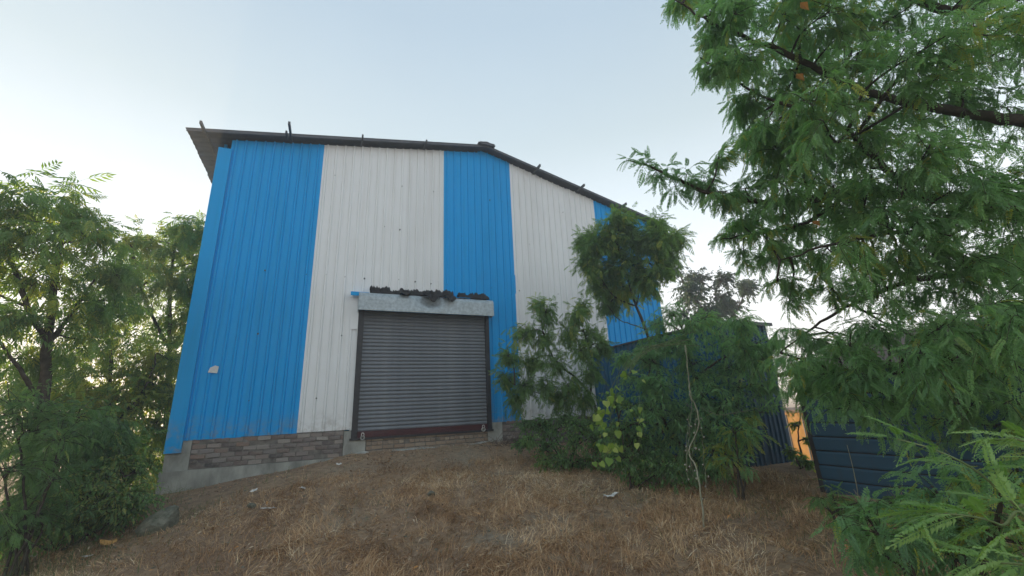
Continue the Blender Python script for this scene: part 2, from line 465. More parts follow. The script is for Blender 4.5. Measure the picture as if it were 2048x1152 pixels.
while yy0 < DEPTH:
    off = random.uniform(-.05, .03) if kk else 0
    for xa, xb in ((-3.30 + off, RIDGE_X), (RIDGE_X, 10.05 + off)):
        V, Q = roof_sheet(xa, xb, yy0, yy0 + 1.0, .05 + .004 * (kk % 2))
        mesh_np('roof_sheet', V - WH_OFF, [Q], M_ROOF, WH)
    yy0 += 1.0; kk += 1
# gable edge trim under the roof sheets and ridge cap
def slope_box(mb, xa, xb, ya, yb, z0, z1):
    za, zb_ = float(roof_z(np.array(xa))), float(roof_z(np.array(xb)))
    V = [(xa, ya, za + z0), (xb, ya, zb_ + z0), (xb, yb, zb_ + z0), (xa, yb, za + z0), (xa, ya, za + z1), (xb, ya, zb_ + z1), (xb, yb, zb_ + z1), (xa, yb, za + z1)]
    mb.add(V, [np.array([[0,3,2,1],[4,5,6,7],[0,1,5,4],[1,2,6,5],[2,3,7,6],[3,0,4,7]])])
mb = MB()
slope_box(mb, -3.28, RIDGE_X, -.245, -.225, -.03, .033)
slope_box(mb, RIDGE_X, 10.0, -.245, -.225, -.015, .033)
wb(mb, 'verge_trim', M_ROOF)
mb = MB()
for sgn in (-1, 1):
    xe = RIDGE_X + sgn * .26
    ze = float(roof_z(np.array(xe)))
    V = [(RIDGE_X, -.34, RIDGE_Z + .10), (xe, -.34, ze + .085), (xe, DEPTH, ze + .085), (RIDGE_X, DEPTH, RIDGE_Z + .10)]
    V += [(x_, y_, z_ - .018) for x_, y_, z_ in V]
    mb.add(V, [np.array([[0,3,2,1],[4,5,6,7],[0,1,5,4],[1,2,6,5],[2,3,7,6],[3,0,4,7]])])
mb.box((RIDGE_X - .2, -.33, RIDGE_Z - .0), (RIDGE_X + .24, -.31, RIDGE_Z + .075))
wb(mb, 'ridge_cap', M_ROOF)
# purlin ends poking out beyond the gable
for (x_, ln, w_) in ((-2.95, .34, .042), (-1.28, .52, .045), (.32, .20, .04), (1.95, .14, .04), (5.35, .24, .045), (6.88, .24, .045), (8.45, .24, .045)):
    mb = MB()
    z_ = float(roof_z(np.array(x_))) - .025
    mb.box((x_ - w_ / 2, -.25 - ln, z_ - .045), (x_ + w_ / 2, -.222, z_ + .03))
    mb.box((x_ - w_ / 2, -.222, z_ - .045), (x_ + w_ / 2, DEPTH - .2, z_ + .03))
    wb(mb, 'purlin', M_STEEL)
mb = MB(); mb.box((-1.37, -.52, 7.98), (-1.33, -.235, 8.05)); wb(mb, 'purlin_cleat', M_STEEL)
# screws
mb = MB()
for z_ in (2.0, 3.35, 4.75, 6.15, 7.4):
    for x_ in np.arange(-2.3, 9.6, .41):
        zz = z_ + random.uniform(-.03, .03); xx = x_ + random.uniform(-.02, .02)
        if zz > roof_z(np.array(xx)) - .2 or (.4 < xx < 3.85 and zz < 4.4) or random.random() < .45: continue
        r_ = random.choice((.006, .008, .012, .016))
        if (xx < -.6 or 2.5 < xx < 4.6 or xx > 7.5) and random.random() < .6: continue
        mb.box((xx - r_, -.038, zz - r_), (xx + r_, -.002, zz + r_))
o = wb(mb, 'screw_heads', M_STEEL); o['kind'] = 'stuff'

# plinth: concrete beam, pillars, bricks
mb = MB()
V = []
for x_, zt_ in ((-2.70, .80), (-1.2, .79), (0.05, .765), (.35, .76)): pass
mb.box((-2.71, -.075, -.6), (.33, .20, .765))
wb(mb, 'concrete_beam', M_CONC)
mb = MB(); mb.box((-2.69, .004, .765), (-2.31, .20, 1.295)); wb(mb, 'concrete_pillar', M_CONC)
mb = MB(); mb.box((.36, -.055, .3), (.80, .20, 1.13)); mb.box((.36, -.05, 1.13), (.56, .2, 1.285)); wb(mb, 'concrete_pillar', M_CONC)
mb = MB(); mb.box((3.62, -.05, .3), (4.0, .20, 1.13)); mb.box((3.735, -.045, 1.13), (4.0, .2, 1.285)); wb(mb, 'concrete_pillar', M_CONC)
def bevel_box(sx, sy, sz, bv, seed):
    r_ = np.random.default_rng(seed)
    V = []; F_ = []
    me = bpy.data.meshes.new('brick')
    import bmesh
    bm = bmesh.new()
    bmesh.ops.create_cube(bm, size=1)
    for v in bm.verts: v.co = Vector((v.co.x * sx, v.co.y * sy, v.co.z * sz))
    bmesh.ops.bevel(bm, geom=bm.edges[:], offset=bv, segments=1, affect='EDGES')
    for v in bm.verts: v.co += Vector(r_.uniform(-.5, .5, 3)) * bv * 1.7
    bm.to_mesh(me); bm.free()
    return me
def brick_set(m_, seed):
    out = []
    for q in range(4):
        me = bevel_box(.222, .10, .070, .007, seed + q); me.materials.append(m_); out.append(me)
    for q in range(2):
        me = bevel_box(.104, .10, .070, .007, seed + 10 + q); me.materials.append(m_); out.append(me)
    return out
BG = brick_set(M_BRICK_G, 100); BT = brick_set(M_BRICK_T, 200)
mb = MB(); mb.box((-2.308, .008, .7), (.358, .19, 1.33)); mb.box((.80, -.022, .3), (3.62, .19, 1.12)); mb.box((4.0, .01, .3), (9.6, .19, 1.33))
plinth = wb(mb, 'brick_plinth', M_MORTAR)
def courses(x0, x1, z0, n, y, meshes, pitch=.088, skip=.03, header=False):
    for c in range(n):
        z_ = z0 + pitch * (c + .5)
        x_ = x0 + (0 if c % 2 == 0 else -.118)
        hd = header and c % 2 == 0
        L = .116 if hd else .236
        while x_ < x1:
            a, b = max(x_, x0), min(x_ + L, x1)
            x_ += L
            if b - a < .05 or random.random() < skip: continue
            short = (b - a) < .15
            me = random.choice(meshes[4:] if short else meshes[:4])
            sc = (b - a) / (.116 if short else .236)
            M_ = Matrix.Translation(Vector(((a + b) / 2, y + random.uniform(-.014, .012), z_ + random.uniform(-.006, .006))) - Vector(WH_OFF)) @ \
                 Matrix.Rotation(random.uniform(-.012, .012), 4, 'Y') @ Matrix.Rotation(random.uniform(-.02, .02), 4, 'Z') @ Matrix.Diagonal((sc, 1, 1, 1))
            inst('brick', me, M_, plinth)
courses(-2.30, .352, .768, 6, .045, BG, .088, .07)
courses(.81, 3.61, .78, 4, .01, BT, .088, .05, True)
courses(4.01, 5.9, .78, 6, .045, BG, .088, .06)
# sill slab of rough mortar at the foot of the door wall
mb = MB()
xs = np.linspace(.5, 3.9, 40)
V = []
for q, x_ in enumerate(xs):
    w_ = .11 + .05 * (vnoise(np.array([x_ * 3]), np.array([2.2]), 5)[0] - .5) * 2
    z_ = .83 + .035 * (vnoise(np.array([x_ * 4]), np.array([7.2]), 6)[0] - .5) * 2
    V += [(x_, -.05 - w_, .4), (x_, -.05 - w_ * .75, z_ - .02), (x_, -.04, z_ + .01), (x_, .02, z_ + .012)]
Q = []
for q in range(len(xs) - 1):
    for r_ in range(3): Q.append((4 * q + r_, 4 * q + 4 + r_, 4 * q + 5 + r_, 4 * q + 1 + r_))
mb.add(V, [np.array(Q)])
wb(mb, 'mortar_ledge', M_CONC, WH, True)

# roller shutter
mb = MB(); mb.box((.60, .035, 1.14), (3.64, .06, 3.97))
SH = wb(mb, 'roller_shutter', M_RAIL)
SH['label'] = 'dark grey roller shutter with maroon bottom bar'
mb = MB()
npf = 9; pitch = .0845
V = []; Q = []
for q in range(npf):
    t_ = q / (npf - 1)
    z_ = t_ * (pitch - .012)
    y_ = -.022 * math.sin(math.pi * (t_ * .92 + .06)) ** .7 * (1.15 - .45 * t_)
    V += [(-1.5, y_, z_), (1.5, y_, z_)]
V += [(-1.5, .004, pitch - .008), (1.5, .004, pitch - .008), (-1.5, .004, pitch), (1.5, .004, pitch)]
for q in range(len(V) // 2 - 1): Q.append((2 * q, 2 * q + 1, 2 * q + 3, 2 * q + 2))
tmp = mesh_np('slat', np.array(V), [np.array(Q)], M_SLAT, SH)
tmp.data.polygons.foreach_set('use_smooth', [True] * len(Q))
for q in range(32):
    M_ = Matrix.Translation(Vector((2.12, .012, 1.262 + q * pitch)) - Vector(WH_OFF)) @ Matrix.Rotation(random.uniform(-.0012, .0012), 4, 'Y') @ Matrix.Rotation(random.uniform(-.02, .02), 4, 'X')
    if q == 0: tmp.matrix_local = M_
    else: inst('slat', tmp.data, M_, SH)
for x0, x1 in ((.50, .625), (3.615, 3.71)):
    mb = MB(); mb.box((x0, -.085, 1.10), (x1, -.062, 3.95)); mb.box((x0, -.062, 1.10), (x0 + .02 if x0 < 1 else x0 + .015, .03, 3.95)); mb.box((x1 - .02, -.062, 1.10), (x1, .0, 3.95))
    wb(mb, 'guide_rail', M_RAIL, SH)
mb = MB(); mb.box((.63, -.05, 1.155), (3.61, .03, 1.262)); mb.box((.63, -.075, 1.135), (3.61, -.02, 1.168))
wb(mb, 'bottom_bar', M_MAROON, SH)
mb = MB(); mb.box((.47, -.09, 1.09), (3.75, .0, 1.132)); wb(mb, 'sill_angle', M_RAIL, SH)
# hood: dented curved sheet
nx, ns = 60, 18
V = []
for a in range(nx + 1):
    x_ = .475 + (3.755 - .475) * a / nx
    for s_ in range(ns + 1):
        u = s_ / ns
        if u < .22: y_, z_ = -.03 - .19 * (u / .22), 4.335
        elif u < .62:
            th = (u - .22) / .40 * math.pi / 2
            y_, z_ = -.22 - .135 * math.sin(th), 4.20 + .135 * math.cos(th)
        else: y_, z_ = -.355, 4.20 - (u - .62) / .38 * .305
        d = .012 * (fbm(np.array([x_ * 2.2]), np.array([z_ * 5 + y_ * 5]), 31, 3)[0] - .45)
        dent = math.exp(-((x_ - 2.15) / .32) ** 2) * math.exp(-((u - .55) / .2) ** 2)
        crease = .02 * max(0, 1 - abs((x_ - 2.55) - (z_ - 4.0) * 1.1) / .09) if u > .5 else 0
        V.append((x_, y_ + d * 2 + .10 * dent + crease, z_ - .09 * dent + d))
a, s_ = np.meshgrid(np.arange(nx), np.arange(ns), indexing='ij')
k = a * (ns + 1) + s_
mb = MB(); mb.add(V, [np.stack([k, k + 1, k + ns + 2, k + ns + 1], -1).reshape(-1, 4)])
for x_ in (.476, 3.754):
    mb.add([(x_, -.03, 4.33), (x_, -.22, 4.33), (x_, -.31, 4.29), (x_, -.352, 4.20), (x_, -.352, 3.90), (x_, -.03, 3.90)], [np.array([0, 1, 2, 3, 4, 5])])
hood = wb(mb, 'shutter_hood', M_GALV, SH, True)
mb = MB(); mb.box((.30, -.20, 4.345), (.70, -.035, 4.352)); mb.box((.30, -.204, 4.26), (.70, -.198, 4.352)); mb.box((2.5, -.3, 4.343), (3.15, -.035, 4.35)); wb(mb, 'hood_flashing', M_BLUE)
mb = MB(); mb.box((.33, -.034, 3.5), (.50, -.03, 4.25)); mb.box((.495, -.09, 1.3), (.50, -.03, 4.2)); wb(mb, 'door_jamb_trim', M_WHITE)

# torn black sheeting lying on the hood
def tarp(name, x0, x1, seed, label, drape):
    nx, ns = int((x1 - x0) * 75), 18
    V = []
    for a in range(nx + 1):
        x_ = x0 + (x1 - x0) * a / nx
        fr = .17 + .10 * (vnoise(np.array([x_ * 5 + seed]), np.array([1.]), 41)[0] - .3)
        dl = drape(x_)
        for s_ in range(ns + 1):
            u = s_ / ns
            y_ = -.05 - fr * min(1, u / .7) - (.03 if u > .7 else 0)
            lump = .30 * fbm(np.array([x_ * 9 + seed * 3]), np.array([u * 4.]), 42, 4)[0] + .07 * (abs(vnoise(np.array([x_ * 30 + seed]), np.array([u * 11.]), 44)[0] - .5) * 2 - .3)
            z_ = 4.33 + lump * math.sin(min(1, u / .7) * math.pi * .85 + .25) - (max(0, u - .7) / .3) * dl
            if u > .7: y_ = -.05 - fr - .03 - .1 * (u - .7) / .3 * (dl > .04) - (.09 if dl > .04 else 0)
            V.append((x_ + .03 * (vnoise(np.array([x_ * 12]), np.array([u * 6]), 43)[0] - .5), y_, z_))
    a, s_ = np.meshgrid(np.arange(nx), np.arange(ns), indexing='ij')
    k = a * (ns + 1) + s_
    o = mesh_np(name, np.array(V), [np.stack([k, k + 1, k + ns + 2, k + ns + 1], -1).reshape(-1, 4)], M_TARP, None, True)
    sm = o.modifiers.new('thickness', 'SOLIDIFY'); sm.thickness = .006
    tag(o, label, 'plastic sheet', 'torn black sheets on the shutter hood')
tarp('torn_sheet', .72, 2.72, 1, 'long crumpled black sheet with torn flap lying on the shutter hood',
     lambda x_: .03 + .20 * math.exp(-((x_ - 2.15) / .12) ** 2) + .17 * math.exp(-((x_ - 2.62) / .10) ** 2) + .05 * math.exp(-((x_ - 1.5) / .08) ** 2))
tarp('torn_sheet', 2.85, 3.68, 6, 'short crumpled black sheet at the right end of the shutter hood', lambda x_: .035)

# padlocks below the shutter
def padlock(p, label):
    e = tag(empty('padlock', p), label, 'padlock', 'padlocks on the shutter bar')
    th = np.linspace(0, 2 * math.pi, 18, endpoint=False)
    mb = MB()
    ring = lambda r_, y_: np.stack([r_ * np.cos(th), np.full(18, y_), r_ * .95 * np.sin(th)], 1)
    R_ = [ring(.040, -.022), ring(.050, -.014), ring(.050, .014), ring(.040, .022)]
    Q = [(a * 18 + q, a * 18 + (q + 1) % 18, a * 18 + 18 + (q + 1) % 18, a * 18 + 18 + q) for a in range(3) for q in range(18)]
    mb.add(np.concatenate(R_), [np.array(Q), np.array([list(range(18)), list(range(54, 72))[::-1]])])
    mb.build('lock_body', M_LOCK, e, True)
    mb = MB()
    a = np.linspace(0, math.pi, 9)
    pts = [(-.026, 0, .03)] + [(-.026 * math.cos(q), 0, .075 + .028 * math.sin(q)) for q in a] + [(.026, 0, .03)]
    mb.tube(pts, .008, 6); mb.build('shackle', M_LOCK, e, True)
    mb = MB(); mb.box((-.011, -.026, -.016), (.011, -.0225, .008)); mb.build('keyhole', M_RAIL, e)
padlock(on_y(725, 876, -.13), 'white padlock hanging at the left end of the shutter bar')
padlock(on_y(967, 859, -.13), 'white padlock hanging at the right end of the shutter bar')
# scrap stuck on the wall
c = on_y(427, 739, -.036)
mb = MB()
cs = [(-.085, -.06), (.07, -.075), (.085, .055), (.02, .075), (-.06, .03)]
V = [(c[0] + x_, c[1] - .003, c[2] + z_) for x_, z_ in cs] + [(c[0] + x_ * .99, c[1] - .010, c[2] + z_ * .99 + .004) for x_, z_ in cs]
mb.add(V, [np.array([[0, 1, 2, 3, 4], [9, 8, 7, 6, 5]]), np.array([[q, (q + 1) % 5, 5 + (q + 1) % 5, 5 + q] for q in range(5)])])
tag(mb.build('paper_scrap', M_PAPER), 'small white paper scrap stuck to the left blue wall stripe', 'paper')

# ------------------------------------------------------------------ annex shed on the right
AN = tag(empty('annex_shed', (7.5, -2.2, .4)), 'low dark blue corrugated shed overgrown by acacia at the right of the warehouse wall', 'shed')
AO = np.array([7.5, -2.2, .4])
def ab(mb, name, m_, parent=AN, off=AO):
    mb.V = [v - off for v in mb.V]; return mb.build(name, m_, parent)
def swap(V):   # sheet built along x facing -y  ->  along -y facing -x
    return np.stack([V[:, 1], -V[:, 0], V[:, 2]], 1)
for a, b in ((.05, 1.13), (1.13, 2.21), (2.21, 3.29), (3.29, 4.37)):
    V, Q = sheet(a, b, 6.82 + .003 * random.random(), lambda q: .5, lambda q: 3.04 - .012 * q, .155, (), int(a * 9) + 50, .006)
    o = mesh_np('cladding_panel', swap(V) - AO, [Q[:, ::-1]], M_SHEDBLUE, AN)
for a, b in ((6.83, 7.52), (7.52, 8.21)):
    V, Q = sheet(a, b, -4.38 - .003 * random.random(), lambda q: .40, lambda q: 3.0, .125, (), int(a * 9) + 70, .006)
    mesh_np('cladding_panel', V - AO, [Q], M_SHEDBLUE_SHADED, AN)  # front face shade comes from the darker copy of the blue
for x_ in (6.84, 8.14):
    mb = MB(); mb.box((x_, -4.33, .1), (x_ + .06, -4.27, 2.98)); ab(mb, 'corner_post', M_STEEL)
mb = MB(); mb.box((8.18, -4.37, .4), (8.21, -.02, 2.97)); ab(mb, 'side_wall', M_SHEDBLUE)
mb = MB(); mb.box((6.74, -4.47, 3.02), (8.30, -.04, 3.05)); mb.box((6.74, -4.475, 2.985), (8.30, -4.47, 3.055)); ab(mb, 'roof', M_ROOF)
mb = MB(); mb.box((6.77, -.06, 1.4), (6.815, -.035, 3.05)); mb.box((6.785, -.10, 1.4), (6.81, -.06, 3.05)); ab(mb, 'edge_flashing', M_WHITE)

# dark horizontal-board shed, far right
DS = tag(empty('dark_shed', (7.4, -8, .3)), 'dark navy shed of wide horizontal sheets behind the big acacia, far right', 'shed')
DO = np.array([7.4, -8, .3])
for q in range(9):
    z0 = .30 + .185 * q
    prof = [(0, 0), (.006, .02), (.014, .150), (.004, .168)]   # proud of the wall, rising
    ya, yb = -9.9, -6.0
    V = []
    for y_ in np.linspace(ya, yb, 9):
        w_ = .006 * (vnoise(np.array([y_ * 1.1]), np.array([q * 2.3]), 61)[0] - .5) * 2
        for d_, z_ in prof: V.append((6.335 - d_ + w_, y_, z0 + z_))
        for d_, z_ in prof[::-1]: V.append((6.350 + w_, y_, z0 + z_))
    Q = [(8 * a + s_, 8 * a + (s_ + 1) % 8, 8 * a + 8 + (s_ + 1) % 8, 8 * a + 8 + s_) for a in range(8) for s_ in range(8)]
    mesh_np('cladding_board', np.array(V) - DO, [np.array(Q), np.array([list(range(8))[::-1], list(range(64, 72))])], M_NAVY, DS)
mb = MB(); mb.box((6.335, -6.0, .1), (6.40, -5.93, 1.95)); ab(mb, 'corner_post', M_RAIL, DS, DO)
mb = MB(); mb.box((8.5, -6.0, .1), (8.56, -5.93, 2.3)); ab(mb, 'corner_post', M_RAIL, DS, DO)
mb = MB(); mb.add([(6.38, -5.955, .2), (8.52, -5.955, .2), (8.52, -5.955, 2.42), (6.38, -5.955, 1.92), (6.38, -5.935, .2), (8.52, -5.935, .2), (8.52, -5.935, 2.42), (6.38, -5.935, 1.92)],
                  [np.array([[0, 1, 2, 3], [7, 6, 5, 4], [0, 3, 7, 4], [1, 5, 6, 2], [3, 2, 6, 7]])]); ab(mb, 'end_wall', M_NAVY, DS, DO)
mb = MB(); mb.box((6.37, -9.95, .1), (6.385, -5.96, 1.9)); ab(mb, 'backing', M_RAIL, DS, DO)
mb = MB(); V = []
for d_ in (0, .04):
    V += [(6.15, -10.2, 1.87 + d_), (8.9, -10.2, 2.54 + d_), (8.9, -5.8, 2.54 + d_), (6.15, -5.8, 1.87 + d_)]
mb.add(V, [np.array([[3, 2, 1, 0], [4, 5, 6, 7], [0, 1, 5, 4], [1, 2, 6, 5], [2, 3, 7, 6], [3, 0, 4, 7]])]); ab(mb, 'roof', M_RUSTROOF, DS, DO)

# sunlit orange hut seen between the two sheds
HB = np.array([17.2, 1.6, float(gz1(17.2, 1.6)) - .1])
HU = tag(empty('orange_hut', HB), 'far sunlit orange plastered hut seen through the gap between the two dark sheds', 'hut')
HR = Matrix.Rotation(math.radians(-28), 4, 'Z')
Mh = np.array(HR)
mb = MB(); mb.box((0, -3.2, .35), (3, 3.2, 2.1), Mh); mb.build('wall', M_ORANGE, HU)
mb = MB(); mb.box((-.05, -3.25, -.4), (3.05, 3.25, .35), Mh); mb.build('base_band', M_GREYWALL, HU)
mb = MB()
for q in (-1.7, -.9, .2, 1.3, 2.2): mb.box((-.03, q, .36), (-.002, q + .05, 2.0), Mh)
mb.build('wall_groove', M_STEEL, HU)
mb = MB(); mb.box((-.05, -3.5, 2.1), (3.3, 3.5, 2.2), Mh); mb.build('roof', M_RUSTROOF, HU)

# ------------------------------------------------------------------ foliage kit
def pinnate(n=6, leaflet=.26, width=.075, bend=-.35, spread=1.0, tip=True, seed=0, lift=0.0):
    """leaf of unit length along x, leaflets in pairs; returns V, Q"""
    r_ = np.random.default_rng(seed)
    V = []; Q = []
    def q4(a, b, c, d):
        k_ = len(V); V.extend([a, b, c, d]); Q.append((k_, k_ + 1, k_ + 2, k_ + 3))
    axis_ = lambda t_: np.array([t_, 0, bend * t_ * t_])
    ts = np.linspace(.22, .94, n)
    for a, b in zip(np.linspace(0, .75, 4), np.linspace(.25, 1, 4)):
        A, B = axis_(a), axis_(b); w_ = np.array([0, .008, 0])
        q4(A - w_, B - w_, B + w_, A + w_)
    for t_ in ts:
        for sg in (-1, 1):
            p = axis_(t_ + r_.uniform(-.02, .02))
            ln = leaflet * (.75 + .5 * math.sin(math.pi * min(1, t_ * .9 + .1))) * r_.uniform(.85, 1.1)
            ang = spread * r_.uniform(.85, 1.12)
            d = np.array([math.cos(ang), sg * math.sin(ang), lift + r_.uniform(-.25, .05) + bend * t_])
            d /= np.linalg.norm(d)
            sd_ = np.cross(d, [0, 0, 1.0]); sd_ /= np.linalg.norm(sd_)
            mid = p + d * ln * .45 + np.array([0, 0, .02])
            wv = sd_ * width * .5
            q4(p, mid - wv, p + d * ln + np.array([.02, 0, -.06 * ln / .26]), mid + wv)
    if tip:
        p = axis_(1.0); d = np.array([1, 0, 2 * bend]); d /= np.linalg.norm(d)
        w_ = np.array([0, width * .5, 0])
        q4(p, p + d * leaflet * .45 - w_, p + d * leaflet, p + d * leaflet * .45 + w_)
    return np.array(V, float), np.array(Q)
def frond(n=10, w=.20, bend=-.3, lift=.25, seed=0, lw=.085):
    """strip-like leaf: many small leaflets folded along a curved rib"""
    return pinnate(n, w, lw, bend, 1.0, True, seed, lift)
def simple_leaf(w=.4, bend=-.3):
    V = np.array([[0, 0, 0], [.45, -w / 2, .05 + bend * .2], [1, 0, bend], [.45, w / 2, .05 + bend * .2]]); return V, np.array([[0, 1, 2, 3]])
NEEM = [pinnate(5, .36, .10, -.3, .85, True, 1, -.25), pinnate(5, .38, .11, -.6, .75, True, 2, -.35), pinnate(6, .32, .10, -.15, 1.0, True, 3, -.1), pinnate(4, .42, .12, -.4, .8, True, 4, -.5)]
FROND = [frond(11, .145, -.28, .2, 1, .075), frond(10, .13, -.5, .45, 2, .075), frond(12, .15, -.1, .1, 3, .07), frond(10, .12, -.65, .6, 4, .075)]
FEATHER = [frond(9, .26, -.25, .0, 5, .06), frond(8, .28, -.45, .1, 6, .06)]
SIMPLE = [simple_leaf(.42, -.3), simple_leaf(.34, -.1), simple_leaf(.5, -.5)]

def frames(D, Nn):
    D = D / (np.linalg.norm(D, axis=1)[:, None] + 1e-9)
    Yv = np.cross(Nn, D); Yv /= np.linalg.norm(Yv, axis=1)[:, None] + 1e-9
    Zv = np.cross(D, Yv)
    return np.stack([D, Yv, Zv], -1)
def scatter(templates, P, R_, s, tint):
    """joined copies of leaf templates"""
    Vs = []; Qs = []; Ts = []; off = 0
    pick = rng.integers(0, len(templates), len(P))
    for k_, (TV, TQ) in enumerate(templates):
        idx = np.nonzero(pick == k_)[0]
        if len(idx) == 0: continue
        VV = np.einsum('nij,vj->nvi', R_[idx], TV) * s[idx][:, None, None] + P[idx][:, None]
        n = len(TV)
        Vs.append(VV.reshape(-1, 3)); Ts.append(np.repeat(tint[idx], n))
        Qs.append((TQ[None] + (np.arange(len(idx)) * n)[:, None, None] + off).reshape(-1, 4)); off += n * len(idx)
    return np.concatenate(Vs), np.concatenate(Qs), np.concatenate(Ts)

def smooth_path(pts, n=8, jit=0.0):
    pts = np.asarray(pts, float)
    P = np.concatenate([[2 * pts[0] - pts[1]], pts, [2 * pts[-1] - pts[-2]]])
    out = []
    for q in range(1, len(P) - 2):
        for t_ in np.linspace(0, 1, n, endpoint=False):
            p0, p1, p2, p3 = P[q - 1:q + 3]
            out.append(.5 * (2 * p1 + (p2 - p0) * t_ + (2 * p0 - 5 * p1 + 4 * p2 - p3) * t_ ** 2 + (3 * p1 - p0 - 3 * p2 + p3) * t_ ** 3))
    out.append(pts[-1]); out = np.array(out)
    if jit: out[1:-1] += rng.normal(0, jit, (len(out) - 2, 3))
    return out

def grow(limbs, clusters, templates, leaf_len, twigs=8, leaves=8, droop=.35, twig_r=.004, tint_mu=.5, tint_sd=.25, outward=.35, br_r=.012, leaf_droop=.5, flat=.7, jit=.25):
    """limbs: (points, r0, r1); clusters: (centre, radius, weight). returns bark MB and leaf arrays"""
    bark = MB(); nodes = []
    for pts, r0, r1 in limbs:
        sp = smooth_path(pts, 7, .006)
        rr = np.linspace(r0, r1, len(sp)) * (1 + rng.normal(0, .04, len(sp)))
        bark.tube(sp, rr, 7 if r0 > .03 else 5)
        nodes.append(sp)
    nodes = np.concatenate(nodes)
    P = []; D = []; T = []
    for c, r, wgt in clusters:
        c = np.asarray(c, float)
        dist = np.linalg.norm(nodes - c, axis=1) + .25 * np.maximum(0, nodes[:, 2] - c[2])
        a = nodes[np.argmin(dist)]
        base_dir = c - a; L = np.linalg.norm(base_dir)
        mid = (a + c) / 2 + rng.normal(0, .08 * L + .01, 3) + np.array([0, 0, .08 * L])
        sp = smooth_path([a, mid, c + rng.normal(0, .15 * r, 3)], 5)
        if L > .05: bark.tube(sp, np.linspace(br_r * (1 + L), br_r * .45, len(sp)), 5, False)
        ctint = rng.normal(tint_mu, tint_sd * .6)
        nt_ = max(1, int(round(twigs * wgt)))
        for q in range(nt_):
            u = rng.normal(0, 1, 3); u /= np.linalg.norm(u)
            u[2] *= flat
            tgt = c + u * r * rng.uniform(.35, 1.12)
            st = sp[rng.integers(len(sp) // 2, len(sp))]
            v = tgt - st; l_ = np.linalg.norm(v)
            if l_ < .02: continue
            m_ = (st + tgt) / 2 + np.array([0, 0, .12 * l_]) + rng.normal(0, .06 * l_, 3)
            tgt = tgt - np.array([0, 0, droop * .25 * l_])
            tp = smooth_path([st, m_, tgt], 4)
            bark.tube(tp, np.linspace(twig_r, twig_r * .4, len(tp)), 3, False)
            tang = np.gradient(tp, axis=0)
            for t_ in np.linspace(.25, 1, leaves):
                f_ = t_ * (len(tp) - 1); i0 = min(int(f_), len(tp) - 2); ff = f_ - i0
                p = tp[i0] * (1 - ff) + tp[i0 + 1] * ff
                tg = tang[i0]; tg = tg / (np.linalg.norm(tg) + 1e-9)
                sdv = np.cross(tg, [0, 0, 1]); sdv /= np.linalg.norm(sdv) + 1e-9
                sg = 1 if int(t_ * 40) % 2 else -1
                d = tg * outward + sdv * sg * rng.uniform(.5, 1.1) + rng.normal(0, jit, 3) - np.array([0, 0, leaf_droop * rng.uniform(.2, 1.3)])
                if t_ > .97: d = tg + rng.normal(0, .2, 3)
                P.append(p); D.append(d); T.append(ctint + rng.normal(0, tint_sd))
    P = np.array(P); D = np.array(D); T = np.clip(np.array(T), 0, 1)
    Nn = np.array([0, 0, 1.0]) + rng.normal(0, .35, (len(P), 3))
    R_ = frames(D, Nn)
    s = leaf_len * rng.uniform(.65, 1.2, len(P))
    return bark, P, R_, s, T

def plant(name, label, cat, base, limbs, clusters, templates, leaf_len, lmat, group=None, bark_mat=None, part_names=('trunk', 'crown'), single=0, **kw):
    base = np.array(base, float)
    e = tag(empty(name, base), label, cat, group)
    bark, P, R_, s, T = grow(limbs, clusters, templates, leaf_len, **kw)
    bark.V = [v - base for v in bark.V]
    bark.build(part_names[0], bark_mat or M_BARK, e, True)
    V, Q, Tt = scatter(templates, P, R_, s, T)
    o = mesh_np(part_names[1], V - base, [Q], lmat, e, False, Tt)
    return e
def pxc(lst, d, jit=.5, w=1.0):
    """clusters from (px, py, radius px[, distance[, weight]])"""
    out = []
    for c in lst:
        dd = c[3] if len(c) > 3 and c[3] else d + rng.uniform(-jit, jit)
        out.append((at(c[0], c[1], dd), c[2] / F * dd, c[4] if len(c) > 4 else w))
    return out
def gp(px, py, d):
    p = at(px, py, d); return np.array([p[0], p[1], gz1(p[0], p[1]) - .05])

# ------------------------------------------------------------------ trees on the left
NG = 'neem trees left of the warehouse'
bA = gp(70, 950, 9.6)
tA = [bA, at(85, 820, 9.6), at(95, 690, 9.5), at(110, 560, 9.6), at(130, 430, 9.8)]
cl = [(30, 395, 45), (110, 400, 50), (150, 420, 45), (60, 440, 55), (200, 470, 45), (140, 470, 55), (20, 470, 50), (85, 510, 60), (180, 530, 55), (235, 545, 45), (30, 560, 60),
      (130, 580, 60), (200, 600, 55), (60, 630, 60), (10, 650, 50), (150, 650, 55), (110, 700, 50, None, .5), (190, 690, 50, None, .5), (30, 720, 60, None, .6), (-40, 500, 60), (-60, 620, 70), (-30, 420, 50)]
plant('neem_tree', 'tallest neem tree at the left edge of the photo, left of the warehouse', 'tree', bA,
      [(tA, .09, .03), ([tA[2], at(50, 600, 9.4), at(20, 500, 9.3), at(20, 400, 9.3)], .045, .012), ([tA[2], at(150, 620, 9.7), at(200, 540, 9.8)], .04, .012),
       ([tA[1], at(40, 740, 9.3), at(-20, 660, 9.2)], .04, .012)],
      pxc(cl, 9.6, .6), NEEM, .25, M_NEEM, NG, twigs=11, leaves=7, leaf_droop=.6, tint_mu=.6, jit=.5, flat=.9)
bB = gp(330, 980, 13.2)
tB = [bB, at(335, 820, 13.2), at(340, 700, 13.2), at(340, 580, 13.2), at(350, 490, 13.2)]
